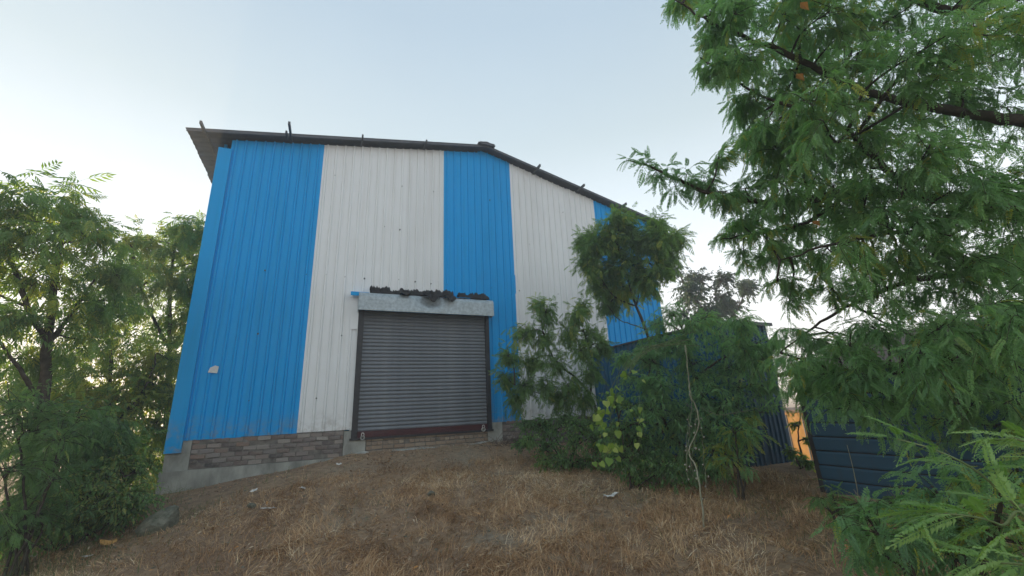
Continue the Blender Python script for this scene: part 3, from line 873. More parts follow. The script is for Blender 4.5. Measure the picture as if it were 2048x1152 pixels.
cl = [(345, 475, 28), (380, 490, 35), (365, 530, 45), (320, 520, 35), (290, 500, 30), (270, 540, 35), (340, 580, 55), (395, 560, 40), (290, 590, 50), (250, 600, 45), (380, 620, 45), (330, 640, 50),
      (270, 650, 45), (390, 680, 40, None, .6), (345, 720, 45, None, .6), (250, 500, 30, None, .6), (420, 640, 40), (430, 560, 40), (310, 560, 45), (370, 590, 45), (300, 690, 45), (350, 670, 50), (240, 570, 40), (410, 600, 45), (360, 760, 45), (400, 740, 40)]
cl = [(c[0] + 4, c[1] - 22) + tuple(c[2:]) for c in cl] + [(400, 470, 34), (410, 515, 40), (405, 560, 45), (400, 640, 45), (395, 700, 40), (370, 455, 26), (420, 590, 40), (400, 780, 40), (385, 740, 40)]
plant('neem_tree', 'slender neem tree just left of the warehouse corner, against the glow', 'tree', bB,
      [(tB, .08, .025), ([tB[2], at(290, 600, 13), at(270, 520, 13)], .04, .012), ([tB[2], at(390, 620, 13.4), at(400, 540, 13.5)], .04, .012)],
      pxc(cl, 13.2, .8), NEEM, .27, M_NEEM, NG, twigs=11, leaves=7, leaf_droop=.7, tint_mu=.75, jit=.5, flat=.9)
bC = gp(215, 1000, 11.5)
cl = [(210, 640, 45), (240, 690, 50), (180, 720, 50), (230, 750, 55), (290, 730, 50), (140, 750, 50), (320, 770, 45), (280, 790, 55), (200, 800, 60), (240, 620, 35), (100, 790, 60), (330, 700, 35, None, .6)]
plant('neem_tree', 'shorter bushy tree with sunlit yellow leaves between the two neem trees', 'tree', bC,
      [([bC, at(215, 860, 11.5), at(220, 740, 11.5), at(225, 650, 11.5)], .06, .015), ([at(215, 860, 11.5), at(280, 790, 11.3), at(310, 730, 11.3)], .03, .01)],
      pxc(cl, 11.5, .6), NEEM, .23, M_NEEM, NG, twigs=11, leaves=7, tint_mu=.9, tint_sd=.3, jit=.5, flat=.9)
# shrubs under them
SG = 'shrubs under the left trees'
def shrub(name, label, px, py, d, cl, tmpl, ll, m_, group=None, cat='shrub', **kw):
    b_ = gp(px, py, d)
    cc = pxc(cl, d, .35)
    limbs = [([b_ + np.array([rng.uniform(-.1, .1), rng.uniform(-.1, .1), 0]), (b_ + c[0]) / 2 + np.array([0, 0, .1]) + rng.normal(0, .05, 3), c[0]], .018, .006) for c in cc[::2]]
    return plant(name, label, cat, b_, limbs, cc, tmpl, ll, m_, group, part_names=('stem', 'foliage'), **kw)
shrub('shrub', 'large dark shrub at the lower left edge of the photo', 60, 1070, 7.6,
      [(20, 800, 70), (100, 810, 65), (-40, 850, 80), (50, 870, 80), (120, 880, 70), (20, 950, 80), (100, 960, 70), (-20, 1030, 70), (70, 1030, 60), (10, 1080, 60), (160, 830, 60), (-60, 950, 80)], FROND, .13, M_BUSH, SG, twigs=18, leaves=10, tint_mu=.2)
shrub('shrub', 'yellow-green shrub with a sunlit top beside the blue corner', 250, 960, 11.6,
      [(270, 760, 45), (310, 730, 40), (320, 780, 35), (220, 800, 50), (270, 820, 55), (310, 850, 40), (230, 870, 55), (270, 900, 50), (170, 860, 55), (290, 930, 35), (335, 800, 30), (290, 790, 45), (240, 940, 45)], SIMPLE, .10, M_NEEM, SG, twigs=44, leaves=15, tint_mu=.85)
shrub('shrub', 'low grey-green shrub in front of the concrete beam end', 240, 1030, 8.4,
      [(240, 930, 45), (265, 950, 35), (200, 950, 50), (170, 990, 50), (245, 990, 40), (270, 985, 30), (130, 1010, 45), (210, 1020, 40), (160, 1040, 35), (230, 1030, 30)], SIMPLE, .06, M_BUSH, SG, twigs=44, leaves=15, tint_mu=.85)
shrub('shrub', 'dark leafy shrub in the middle of the left thicket', 165, 1040, 8.8,
      [(150, 880, 55), (190, 900, 50), (120, 930, 60), (170, 950, 55), (100, 1000, 55), (150, 1030, 40), (210, 850, 50), (60, 1000, 50), (230, 900, 45), (110, 860, 55)], NEEM, .15, M_BUSH, SG, twigs=26, leaves=10, tint_mu=.25)
shrub('shrub', 'low weedy scrub along the lower left edge of the dry grass', 120, 1090, 8.3,
      [(30, 1070, 45), (90, 1060, 45), (150, 1055, 40), (210, 1045, 40), (260, 1025, 35), (-20, 1090, 50), (60, 1030, 45), (130, 1020, 45), (190, 1010, 40), (290, 1000, 28, None, .6)], SIMPLE, .055, M_BUSH, SG, twigs=34, leaves=14, tint_mu=.35, twig_r=.0025)
shrub('shrub', 'tall loose shrub behind the thicket, under the tallest neem', 120, 960, 12.0,
      [(20, 770, 60), (90, 760, 60), (150, 780, 55), (200, 790, 50), (60, 830, 70), (130, 840, 65), (-30, 800, 70), (200, 860, 55), (20, 880, 70), (250, 820, 50), (100, 720, 50, None, .5), (300, 860, 50), (340, 880, 40), (330, 940, 40), (20, 720, 50, None, .5), (170, 720, 45, None, .5)], NEEM, .22, M_NEEM, SG, twigs=14, leaves=8, tint_mu=.75, jit=.5)

# ------------------------------------------------------------------ trees in front of the right half of the wall
bN = np.array([6.4, -2.6, gz1(6.4, -2.6) - .05])
f0 = at(1272, 612, 9.9)
cl = [(1215, 460, 38), (1260, 455, 36), (1190, 490, 36), (1235, 500, 48), (1290, 490, 40), (1320, 470, 32), (1180, 530, 36), (1225, 545, 45), (1275, 540, 45), (1330, 510, 36), (1350, 480, 28), (1200, 575, 34), (1245, 585, 36),
      (1295, 570, 32), (1310, 445, 24, None, .6), (1330, 540, 22, None, .6), (1215, 610, 22, None, .6), (1240, 430, 18, None, .6), (1170, 480, 24)]
plant('neem_tree', 'slender neem tree with a round crown before the right blue stripe', 'tree', bN,
      [([bN, at(1325, 820, 9.9), at(1305, 700, 9.9), f0], .05, .03), ([f0, at(1255, 560, 9.9), at(1235, 490, 9.9)], .025, .008), ([f0, at(1285, 560, 10), at(1310, 500, 10)], .022, .007), ([f0, at(1225, 590, 9.8), at(1190, 530, 9.8)], .018, .006),
       ([at(1300, 660, 9.9), at(1240, 640, 9.7), at(1215, 610, 9.6)], .014, .006)],
      pxc(cl, 9.9, .35), NEEM, .17, M_NEEM, 'young neem trees before the wall', twigs=52, leaves=7, tint_mu=.6, jit=.55, flat=1, leaf_droop=.6)
bM = np.array([5.35, -2.0, gz1(5.35, -2.0) - .05])
cl = [(1090, 625, 30), (1150, 630, 32), (1040, 670, 34), (1085, 680, 36), (1135, 670, 34), (1185, 665, 32), (1020, 710, 28), (1060, 720, 34), (1110, 725, 36), (1165, 700, 34), (1015, 755, 26), (1050, 770, 30), (1095, 780, 32),
      (1030, 800, 24), (1140, 770, 30), (1180, 740, 24), (1075, 600, 18, None, .5), (1165, 605, 20, None, .5), (1205, 690, 18), (1120, 800, 34), (1170, 800, 34)]
plant('neem_tree', 'low spreading young neem beside the shutter, partly hiding the white stripe', 'tree', bM,
      [([bM, at(1200, 860, 9.3), at(1180, 790, 9.3), at(1150, 755, 9.3), at(1110, 720, 9.3), at(1085, 660, 9.3)], .04, .01), ([at(1180, 790, 9.3), at(1185, 730, 9.3), at(1165, 650, 9.3)], .025, .008),
       ([at(1165, 775, 9.3), at(1100, 790, 9.2), at(1030, 770, 9.1)], .018, .006)],
      pxc(cl, 9.2, .3, .75), NEEM, .16, M_NEEM, 'young neem trees before the wall', twigs=34, leaves=6, tint_mu=.5, jit=.6, flat=1, leaf_droop=.8)
# dark tree behind the annex
bD = np.array([15.2, 3.2, -.1])
def P_(px, py): return on_y(px, py, 3.2)
cl = []
for q in [(1400, 560, 40), (1440, 550, 40), (1480, 575, 40), (1370, 590, 35), (1420, 600, 45), (1465, 610, 45), (1500, 600, 35), (1390, 630, 40), (1440, 640, 45), (1350, 560, 25), (1345, 620, 30), (1510, 560, 25), (1480, 650, 40), (1360, 530, 22)]:
    p = P_(q[0], q[1]); cl.append((p + rng.normal(0, .4, 3), q[2] / F * 19, .9 if q[2] > 30 else .5))
plant('dark_tree', 'dark fine-leaved tree standing behind the right end of the warehouse', 'tree', bD,
      [([bD, P_(1450, 740), P_(1440, 660), P_(1430, 580)], .12, .03), ([P_(1440, 660), P_(1400, 610), P_(1370, 570)], .05, .02), ([P_(1440, 660), P_(1480, 610), P_(1490, 570)], .05, .02)],
      cl, SIMPLE, .15, M_DARK, None, twigs=70, leaves=18, tint_mu=.4, twig_r=.008)

# acacia bush smothering the annex
bK = np.array([5.9, -4.6, gz1(5.9, -4.6) - .05])
cl = [(1390, 660, 60), (1330, 690, 55), (1450, 690, 65), (1300, 720, 55), (1380, 730, 65), (1460, 740, 60), (1510, 690, 55), (1270, 760, 45, None, .6), (1330, 780, 60), (1420, 790, 70), (1490, 780, 60, None, .7), (1300, 820, 60), (1380, 840, 70),
      (1460, 850, 65, None, .7), (1260, 850, 60), (1320, 890, 65), (1400, 900, 65), (1470, 880, 50, None, .6), (1250, 900, 55), (1290, 930, 50), (1360, 940, 50), (1420, 940, 45), (1530, 740, 45, None, .6), (1530, 820, 40, None, .5), (1320, 650, 40), (1545, 690, 35, None, .6),
      (1340, 620, 30, None, .6), (1420, 640, 40), (1480, 650, 40), (1220, 880, 50), (1290, 700, 40), (1360, 690, 50), (1400, 760, 60), (1350, 830, 60), (1440, 820, 55), (1510, 730, 45), (1490, 700, 45), (1310, 770, 50), (1540, 780, 30, None, .5), (1250, 720, 30, None, .6), (1400, 860, 60), (1340, 860, 55)]
plant('acacia_bush', 'tall feathery acacia thicket covering the blue annex shed', 'tree', bK,
      [([bK, at(1420, 860, 7.9), at(1390, 760, 7.9), at(1370, 670, 7.9)], .05, .012), ([bK, at(1340, 860, 7.8), at(1300, 780, 7.7), at(1300, 720, 7.7)], .035, .01), ([bK, at(1470, 840, 8), at(1480, 740, 8), at(1500, 690, 8.1)], .035, .01),
       ([at(1390, 760, 7.9), at(1440, 720, 7.8), at(1530, 680, 7.8)], .025, .01)],
      pxc(cl, 7.6, .5), FROND, .115, M_ACACIA, None, twigs=32, leaves=12, tint_mu=.62, tint_sd=.17, droop=.6)
RG = 'bushes along the foot of the right wall'
shrub('bush', 'small-leaved bush at the foot of the wall right of the shutter', 1130, 930, 8.6,
      [(1080, 850, 35), (1130, 840, 40), (1180, 850, 40), (1100, 890, 40), (1150, 890, 45), (1200, 900, 40), (1060, 880, 25), (1120, 920, 35), (1170, 930, 35), (1050, 850, 28), (1100, 860, 38), (1040, 890, 22), (1190, 870, 42), (1210, 930, 40), (1090, 920, 28), (1150, 855, 40)], SIMPLE, .062, M_BUSH, RG, 'bush', twigs=42, leaves=14, tint_mu=.5)
shrub('bush', 'dense dark bush below the hanging yellow-green vine', 1260, 970, 7.4,
      [(1220, 870, 45), (1270, 880, 50), (1240, 920, 50), (1300, 930, 45), (1340, 940, 40), (1280, 960, 35), (1230, 800, 35), (1270, 820, 40)], SIMPLE, .07, M_BUSH, RG, 'bush', twigs=32, leaves=14, tint_mu=.45)
shrub('bush', 'feathery green sprig in front of the annex shed front', 1480, 970, 7.0,
      [(1470, 860, 30), (1450, 890, 30), (1490, 840, 25), (1430, 910, 30), (1500, 880, 30), (1470, 930, 30, None, .7)], FROND, .17, M_ACACIA, RG, 'bush', twigs=7, leaves=8, tint_mu=.85)
shrub('bush', 'thin weeds growing in the gap between the two dark sheds', 1600, 930, 9.2,
      [(1585, 905, 16), (1600, 915, 18), (1615, 925, 16), (1590, 850, 12, None, .6), (1605, 800, 16, None, .7), (1620, 880, 10, None, .5)], SIMPLE, .07, M_NEEM, RG, 'bush', twigs=22, leaves=9, tint_mu=.7)
# brushwood pile beside the shutter
mb = MB()
bb = on_y(1010, 905, -.6)
for q in range(70):
    a = rng.uniform(0, 6.28); r_ = rng.uniform(.1, .45)
    c0 = np.array([bb[0] + rng.normal(.12, .25), -.55 + rng.normal(0, .18), 0]); c0[2] = gz1(c0[0], c0[1]) + .02
    d = np.array([math.cos(a) * .8, math.sin(a) * .5, rng.uniform(.1, .9)]) * r_ * 1.3
    mb.tube(smooth_path([c0, c0 + d * .5 + rng.normal(0, .03, 3), c0 + d + np.array([0, 0, -.05])], 3), np.linspace(.006, .002, 7), 3, False)
tag(mb.build('brushwood', simple('brushwood_grey', (.09, .065, .05), (.2, .15, .115), 10, .95, .1, 0, 0)), 'tangle of dry brown brushwood beside the right end of the shutter', 'brushwood')

# ------------------------------------------------------------------ big acacia on the right
bT = np.array([5.35, -8.6, gz1(5.35, -8.6) - .1])
tk = [bT, at(2190, 800, 5.4), at(2150, 520, 5.4), at(2130, 250, 5.5), at(2060, -60, 5.7), at(1960, -260, 6)]
L1 = [at(2148, 470, 5.4), at(1980, 408, 5.0), at(1830, 393, 4.9), at(1700, 385, 4.8), at(1580, 402, 4.7), at(1450, 396, 4.6), at(1370, 365, 4.5), at(1290, 330, 4.45), at(1252, 320, 4.4)]
limbs = [(tk, .15, .05), (L1, .055, .004),
         ([tk[3], at(1950, 230, 5.2), at(1750, 190, 5), at(1580, 110, 4.8), at(1450, 60, 4.7), at(1350, 0, 4.6)], .05, .006),
         ([at(2148, 540, 5.4), at(1960, 545, 5.2), at(1830, 560, 5.2), at(1730, 595, 5.3), at(1640, 645, 5.4), at(1560, 705, 5.5)], .04, .007),
         ([at(1830, 393, 4.9), at(1745, 310, 4.8), at(1650, 235, 4.7), at(1520, 190, 4.6), at(1400, 115, 4.5)], .03, .005),
         ([tk[4], at(1900, 20, 5.2), at(1700, -60, 5), at(1520, -40, 4.8)], .045, .008),
         ([at(2165, 620, 5.4), at(2000, 680, 5.0), at(1850, 730, 4.8), at(1700, 770, 4.7)], .04, .007),
         ([at(1700, 385, 4.8), at(1600, 450, 4.8), at(1490, 470, 4.7), at(1440, 480, 4.6)], .02, .004),
         ([at(1960, 545, 5.2), at(1840, 470, 4.6), at(1700, 480, 4.4), at(1560, 520, 4.3)], .03, .005)]
cl = [(1350, 0, 24, None, .7), (1420, 25, 40), (1460, 70, 48), (1420, 88, 26), (1425, 130, 30), (1480, 20, 60), (1500, 110, 60), (1470, 150, 45), (1540, 190, 55), (1500, 200, 45), (1490, 225, 28, None, .7), (1560, 260, 60), (1520, 275, 45), (1475, 290, 30, None, .7), (1445, 303, 20, None, .5),
      (1600, 320, 60), (1540, 330, 45), (1500, 380, 40), (1445, 388, 40), (1400, 365, 34), (1560, 400, 50), (1620, 410, 55), (1480, 440, 36), (1520, 470, 45), (1590, 470, 55), (1450, 470, 22, None, .5), (1540, 520, 45), (1610, 540, 50, None, .7), (1480, 510, 26, None, .5),
      (1660, 500, 60, None, .8), (1560, 570, 40, None, .6), (1640, 580, 45, None, .6), (1590, 620, 35, None, .5), (1570, 660, 35, None, .6), (1620, 690, 40, None, .7), (1580, 720, 40, None, .8), (1690, 660, 50, None, .5), (1600, 770, 40), (1650, 760, 55),
      (1700, 720, 55), (1740, 650, 50, None, .7), (1760, 590, 60, None, .8)]
for gxx in range(1560, 2100, 78):
    for gyy in range(-40, 840, 78):
        x_ = gxx + rng.uniform(-30, 30); y_ = gyy + rng.uniform(-30, 30)
        if x_ < 1700 and y_ > 400: continue
        if x_ < 1800 and 540 < y_ < 700: continue
        cl.append((x_, y_, 66, rng.uniform(3.9, 6.0), 1.0 if y_ > 80 else 1.1))
for c_ in [(1395, 5, 36), (1470, 20, 50), (1600, 250, 65), (1660, 290, 65), (1700, 230, 70), (1760, 290, 70), (1620, 190, 60), (1650, 340, 60), (1720, 330, 65), (1580, 300, 50), (1700, 420, 60), (1640, 450, 55), (1540, 290, 50), (1690, 130, 70), (1600, 90, 70), (1560, 30, 70), (1660, 20, 80), (1760, 420, 60), (1520, 430, 45), (1560, 500, 40)]:
    cl.append(c_ + (rng.uniform(4.6, 5.8), 1.0))
for gxx in range(1680, 2100, 95):
    for gyy in range(420, 820, 95): cl.append((gxx + rng.uniform(-30, 30), gyy + rng.uniform(-30, 30), 75, rng.uniform(5.0, 6.4), .9 if gxx > 1850 or gyy > 640 else .35))
big = plant('acacia_tree', 'big feathery acacia tree filling the right side of the photo', 'tree', bT, limbs, pxc(cl, 4.7, .45), FROND, .128, M_ACACIA, None,
      twigs=13, leaves=13, tint_mu=.68, tint_sd=.17, droop=.7, leaf_droop=.7, outward=.6, br_r=.008, twig_r=.003)
# leaves of the bough that reaches out against the sky: parts of their own
fm = []
for k_, (TV, TQ) in enumerate(FROND):
    for tt in (.25, .55):
        o = mesh_np('leaf', TV, [TQ], M_ACACIA, None, False, np.full(len(TV), tt)); fm.append(o.data); bpy.data.objects.remove(o)
def leaf_objs(parent, base, P, R_, s, meshes):
    for p, r_, sc in zip(P, R_, s):
        M_ = Matrix.Identity(4)
        for a in range(3):
            for b_ in range(3): M_[a][b_] = r_[a, b_] * sc
            M_[a][3] = p[a] - base[a]
        inst('leaf', random.choice(meshes), M_, parent)
tipcl = pxc([(1258, 320, 14, 4.4, .4), (1285, 335, 20, 4.45, .8), (1310, 350, 24, 4.45, 1), (1335, 345, 24, 4.5, 1), (1350, 375, 26, 4.5, 1), (1300, 320, 18, 4.45, .5), (1375, 345, 24, 4.5, .9)], 4.5)
bark, P, R_, s, T = grow([(L1[-3:], .006, .003)], tipcl, FROND, .15, twigs=5, leaves=5, droop=.5, leaf_droop=.5, outward=.7, br_r=.004, twig_r=.0022)
bark.V = [v - bT for v in bark.V]; bark.build('twig', M_BARK, big, True)
leaf_objs(big, bT, P, R_, s, fm)
# dead leaves caught in it
for q, (px, py) in enumerate([(1625, 442), (1592, 148), (1600, 5)]):
    p = at(px, py, 4.2)
    V, Q = simple_leaf(.6, -.4)
    o = mesh_np('dead_leaf', V * .09 + (p - bT), [Q], M_LITTER, big, False, np.full(4, 1.0)); o['label'] = 'dry orange dead leaf'

# ------------------------------------------------------------------ near sprays, lower right
def spray(label, stem, r0, fronds, base, ll, seed, tmu):
    """young branch: stem + big bipinnate fronds, each a part"""
    base = np.array(base, float)
    e = tag(empty('acacia_sapling', base), label, 'sapling', 'young acacia sprays, lower right')
    sp = smooth_path(stem, 8)
    mb = MB(); mb.tube(sp, np.linspace(r0, r0 * .35, len(sp)), 6); mb.V = [v - base for v in mb.V]; mb.build('stem', M_TWIG, e, True)
    r_ = np.random.default_rng(seed)
    ms = []
    for k_ in range(4):
        TV, TQ = pinnate(26, .105, .042, (-.5, -.3, -.7, -.15)[k_], 1.0, True, seed + k_, .25)
        tt = np.clip(r_.normal(tmu, .12), 0, 1)
        o = mesh_np('leaf', TV, [TQ], M_FRESH, None, False, np.full(len(TV), tt)); ms.append(o.data); bpy.data.objects.remove(o)
    n = len(sp)
    tang = np.gradient(sp, axis=0)
    for q in range(fronds):
        t_ = .15 + .85 * q / (fronds - 1)
        i0 = min(n - 1, int(t_ * (n - 1))); p = sp[i0]; tg = tang[i0] / np.linalg.norm(tang[i0])
        side = np.cross(tg, [0, 0, 1.0]); side /= np.linalg.norm(side)
        for sg in ((-1, 1) if q % 3 else (r_.choice([-1, 1]),)):
            d = tg * r_.uniform(.35, 1.0) + side * sg * r_.uniform(.35, .9) + np.array([0, 0, r_.uniform(-.2, .5)])
            Rf = frames(d[None], (np.array([0, 0, 1.0]) + r_.normal(0, .45, 3))[None])
            leaf_objs(e, base, p[None], Rf, [ll * r_.uniform(.7, 1.1) * (1 - .35 * t_)], ms)
g1 = gp(2150, 1300, 2.6)
spray('pale-stemmed acacia spray arching in front of the dark navy shed', [g1, at(2110, 1085, 2.15), at(2030, 1010, 2.05), at(1950, 940, 1.95), at(1870, 900, 1.9), at(1795, 878, 1.85)], .006, 11, g1, .23, 300, .35)
g2 = gp(2120, 1400, 2.2)
spray('bright green acacia spray curling low at the right edge below the pale stem', [g2, at(2090, 1120, 1.9), at(2000, 1050, 1.85), at(1920, 1030, 1.8), at(1860, 1030, 1.8)], .005, 11, g2, .24, 310, .6)
g3 = gp(2150, 1500, 1.9)
spray('lowest acacia spray in the bottom right corner', [g3, at(2140, 1160, 1.7), at(2050, 1130, 1.7), at(1960, 1125, 1.7)], .005, 9, g3, .24, 320, .65)
g4 = gp(2300, 1300, 2.6)
spray('leafy acacia spray at the right edge, level with the dark shed', [g4, at(2250, 1050, 2.3), at(2150, 930, 2.2), at(2040, 880, 2.1), at(1990, 880, 2.1)], .006, 13, g4, .19, 330, .6)
shrub('weed_bush', 'low green feathery weeds between the dry grass and the dark shed', 1850, 1120, 3.6,
      [(1760, 1060, 60), (1830, 1040, 70), (1900, 1060, 80), (1970, 1040, 80), (1800, 1110, 70), (1880, 1120, 80), (1960, 1120, 90), (2040, 1080, 90), (1740, 1100, 45, None, .6), (2040, 980, 80), (1960, 960, 60, None, .7), (1870, 980, 50, None, .6), (2050, 900, 70), (1720, 1030, 40, None, .5)], FROND, .12, M_ACACIA, None, 'weeds', twigs=13, leaves=9, tint_mu=.6, twig_r=.0025)
shrub('weed_bush', 'thin green weeds at the foot of the dark navy shed', 1720, 1040, 5.4,
      [(1670, 1000, 30), (1710, 1010, 35), (1760, 1010, 35), (1690, 1030, 30), (1740, 1030, 30), (1800, 1015, 35), (1640, 1000, 20, None, .5), (1850, 1010, 40)], FROND, .10, M_BUSH, None, 'weeds', twigs=10, leaves=8, tint_mu=.5, twig_r=.0025)
# thin pale stalk before the dark shed
p0 = on_x(1722, 1025, 5.9); p0[2] = gz1(p0[0], p0[1])
mb = MB(); mb.tube(smooth_path([p0, on_x(1712, 965, 5.9), on_x(1702, 920, 5.9), on_x(1694, 890, 5.9)], 5), np.linspace(.006, .003, 16), 5); mb.tube(smooth_path([p0 + np.array([.03, 0.05, 0]), on_x(1716, 990, 5.92), on_x(1708, 950, 5.95)], 5), np.linspace(.005, .002, 11), 5)
tag(mb.build('dry_stalk', M_PALE), 'thin pale dry stalk standing before the dark navy shed', 'stalk')

# ------------------------------------------------------------------ vines
def heart(seed):
    r_ = np.random.default_rng(seed)
    o_ = [(0, 0), (-.12, .28), (.05, .48), (.40, .46), (.75, .22), (1.05, 0), (.75, -.22), (.40, -.46), (.05, -.48), (-.12, -.28)]
    V = [(.30, 0, .0)] + [(x_, y_, -.25 * y_ * y_ - .18 * x_ * x_ + r_.uniform(-.03, .03)) for x_, y_ in o_]
    return np.array(V, float), np.array([(0, 1 + q, 1 + (q + 1) % 10) for q in range(10)])
hm = []
for q in range(6):
    V, Q = heart(q)
    o = mesh_np('leaf', V, [Q], M_VINE, None, True, np.full(len(V), (.2, .45, .6, .8, .95, .4)[q])); hm.append(o.data); bpy.data.objects.remove(o)
vb = at(1300, 735, 6.7)
VI = tag(empty('heart_leaf_vine', vb), 'yellow-green heart-leaved vine hanging from the acacia thicket', 'vine')
strands = [[(1300, 730), (1262, 745), (1235, 755), (1218, 790), (1208, 820), (1190, 835)], [(1235, 755), (1228, 800), (1222, 830), (1205, 825)], [(1222, 850), (1222, 880), (1212, 910), (1196, 940)], [(1222, 830), (1223, 855), (1230, 885), (1208, 915)],
           [(1280, 790), (1278, 830), (1276, 860), (1281, 890)]]
mb = MB(); LP = []; LD = []; LS = []
for si, st in enumerate(strands):
    sp = smooth_path([at(x_, y_, 6.45 + .02 * si) for x_, y_ in st], 6, .006)
    mb.tube(sp, .004, 4, False)
    nl = (17, 10, 13, 9, 12)[si]
    for q in range(nl):
        p = sp[int(rng.uniform(.15, 1) * (len(sp) - 1))]
        LP.append(p + rng.normal(0, (.05, .11)[q % 2], 3)); LD.append(np.array([rng.normal(-.1, .7), rng.normal(-.3, .6), -.8])); LS.append(rng.uniform(.05, .13) * (1 if si < 4 else .7))
for q in range(7):   # bare runners over the thicket
    y0 = rng.uniform(650, 740)
    mb.tube(smooth_path([at(1235 + rng.uniform(-10, 20), 755 + rng.uniform(-10, 10), 6.5), at(1290 + rng.uniform(-15, 15), 710 + rng.uniform(-15, 15), 6.55), at(1370 + rng.uniform(-20, 40), 675 + rng.uniform(-15, 20), 6.7)], 5, .004), .0045, 4, False)
mb.V = [v - vb for v in mb.V]; mb.build('stem', M_TWIG, VI, True)
LD = np.array(LD); LN = np.array([-.3, -1.0, .3]) + rng.normal(0, .5, (len(LD), 3))
leaf_objs(VI, vb, np.array(LP), frames(LD, LN), LS, hm)
# pale dead vine with pods
db = gp(1404, 1035, 5.9); db[2] += .03
DV = tag(empty('dead_vine', db), 'pale dead vine with round pods hanging from the thicket to the ground', 'vine')
mb = MB()
d_ = 6.1
mainv = [db, at(1402, 985, 5.95), at(1392, 935, 6.0), at(1378, 900, 6.05), at(1398, 850, 6.1), at(1390, 810, d_), at(1380, 790, d_), at(1376, 750, d_), at(1370, 690, d_)]
mb.tube(smooth_path(mainv, 6, .004), np.linspace(.012, .006, 49), 5)
mb.tube(smooth_path([at(1371, 690, 6.09), at(1377, 755, 6.09), at(1383, 800, 6.09), at(1380, 850, 6.09), at(1372, 930, 6.09)], 6, .004), .004, 4)
hang = [[(1378, 830), (1374, 870), (1373, 920), (1376, 960)], [(1392, 830), (1388, 880), (1383, 930), (1388, 955)], [(1396, 830), (1405, 870), (1408, 920), (1412, 960), (1410, 1000)], [(1400, 815), (1440, 830), (1500, 820)], [(1370, 805), (1395, 825)]]
PD = []
for hi, h_ in enumerate(hang):
    sp = smooth_path([at(x_, y_, 6.05 + .02 * hi) for x_, y_ in h_], 6, .005); mb.tube(sp, .0028, 4, False)
    if hi < 3: PD += [sp[int(q)] for q in np.linspace(1, len(sp) - 1, 8)]
mb.V = [v - db for v in mb.V]; mb.build('stem', M_PALE, DV, True)
th = np.linspace(0, 2 * math.pi, 8, endpoint=False)
V = [(0, 0, .5)]
for zz, rr in ((.35, .36), (0, .5), (-.35, .36)): V += [(rr * math.cos(q), rr * math.sin(q), zz) for q in th]
V.append((0, 0, -.5))
T3 = [(0, 1 + q, 1 + (q + 1) % 8) for q in range(8)] + [(25, 17 + (q + 1) % 8, 17 + q) for q in range(8)]
Q4 = [(1 + 8 * a + q, 9 + 8 * a + q, 9 + 8 * a + (q + 1) % 8, 1 + 8 * a + (q + 1) % 8) for a in range(2) for q in range(8)]
o = mesh_np('pod', np.array(V), [np.array(T3), np.array(Q4)], simple('pod_pale', (.24, .23, .18), (.40, .38, .32), 10, .8, .2, 0, 0), None, True); pod = o.data; bpy.data.objects.remove(o)
for p in PD:
    s_ = rng.uniform(.020, .034)
    inst('pod', pod, Matrix.Translation(Vector(p - db + rng.normal(0, .02, 3))) @ Matrix.Diagonal((s_, s_, s_ * 1.1, 1)), DV)

# ------------------------------------------------------------------ dry grass, litter, stones
def blades(P, L, lean, width, tint, segs=3, az=None):
    n = len(P)
    if az is None: az = rng.uniform(0, 2 * math.pi, n)
    dirv = np.stack([np.cos(az), np.sin(az)], 1)
    side = np.stack([-np.sin(az), np.cos(az), np.zeros(n)], 1)
    Vs = np.zeros((n, (segs + 1) * 2, 3))
    hor = np.zeros(n); ver = np.zeros(n); ang = lean.copy()
    curl = rng.normal(0.35, .35, n)
    tw = rng.normal(0, .35, n)
    dz = rng.uniform(-.6, .6, (n, 1))
    for k_ in range(segs + 1):
        w_ = width * (1 - .75 * k_ / segs)
        a2 = az + tw * k_ / segs
        c = P + np.stack([np.cos(a2) * hor, np.sin(a2) * hor, ver], 1)
        sv = side + np.array([0, 0, 1.0]) * dz
        Vs[:, 2 * k_] = c - sv * w_[:, None] / 2; Vs[:, 2 * k_ + 1] = c + sv * w_[:, None] / 2
        st = L / segs
        hor = hor + st * np.sin(ang); ver = ver + st * np.cos(ang); ang = ang + curl
    k_ = np.arange(segs)
    Q = np.stack([2 * k_, 2 * k_ + 1, 2 * k_ + 3, 2 * k_ + 2], -1)
    Qa = (Q[None] + (np.arange(n) * (segs + 1) * 2)[:, None, None]).reshape(-1, 4)
    V = Vs.reshape(-1, 3)
    return V, Qa, np.repeat(tint, (segs + 1) * 2)
def in_shed(x, y): return ((x > 6.7) & (y > -4.5)) | ((x > 6.2) & (y < -5.8))
def field(n, x0, x1, y0, y1, dens):
    x = rng.uniform(x0, x1, n); y = rng.uniform(y0, y1, n)
    keep = rng.random(n) < dens(x, y)
    x, y = x[keep], y[keep]
    return np.stack([x, y, gz(x, y) - .01], 1)
def dens_straw(x, y):
    d = .28 + 2.4 * np.clip(fbm(x * 1.8 + 30, y * 1.8 + 30, 50, 3) - .36, 0, 1)
    bare = np.clip((y + 1.6) / 1.1, 0, 1) * np.where(x < 4.2, 1, .3)       # trodden soil by the wall
    left = np.clip((-.3 - x) / 1.5, 0, 1) * .35
    d = d * (1 - .88 * bare) * (1 - left)
    dist = np.hypot(x, y + 10)
    d = d * np.clip(1.3 - dist / 18, .3, 1)
    d[(y > -.15)] = 0
    d[in_shed(x, y)] = 0
    return np.clip(d, 0, 1)
P = field(460000, -4.2, 7.0, -8.6, -.15, dens_straw)
n = len(P)
patch = fbm(P[:, 0] * .8 + 5, P[:, 1] * .8 + 9, 60, 3)
tint = np.clip(.45 + 1.1 * (patch - .45) + rng.normal(0, .22, n), 0, 1)
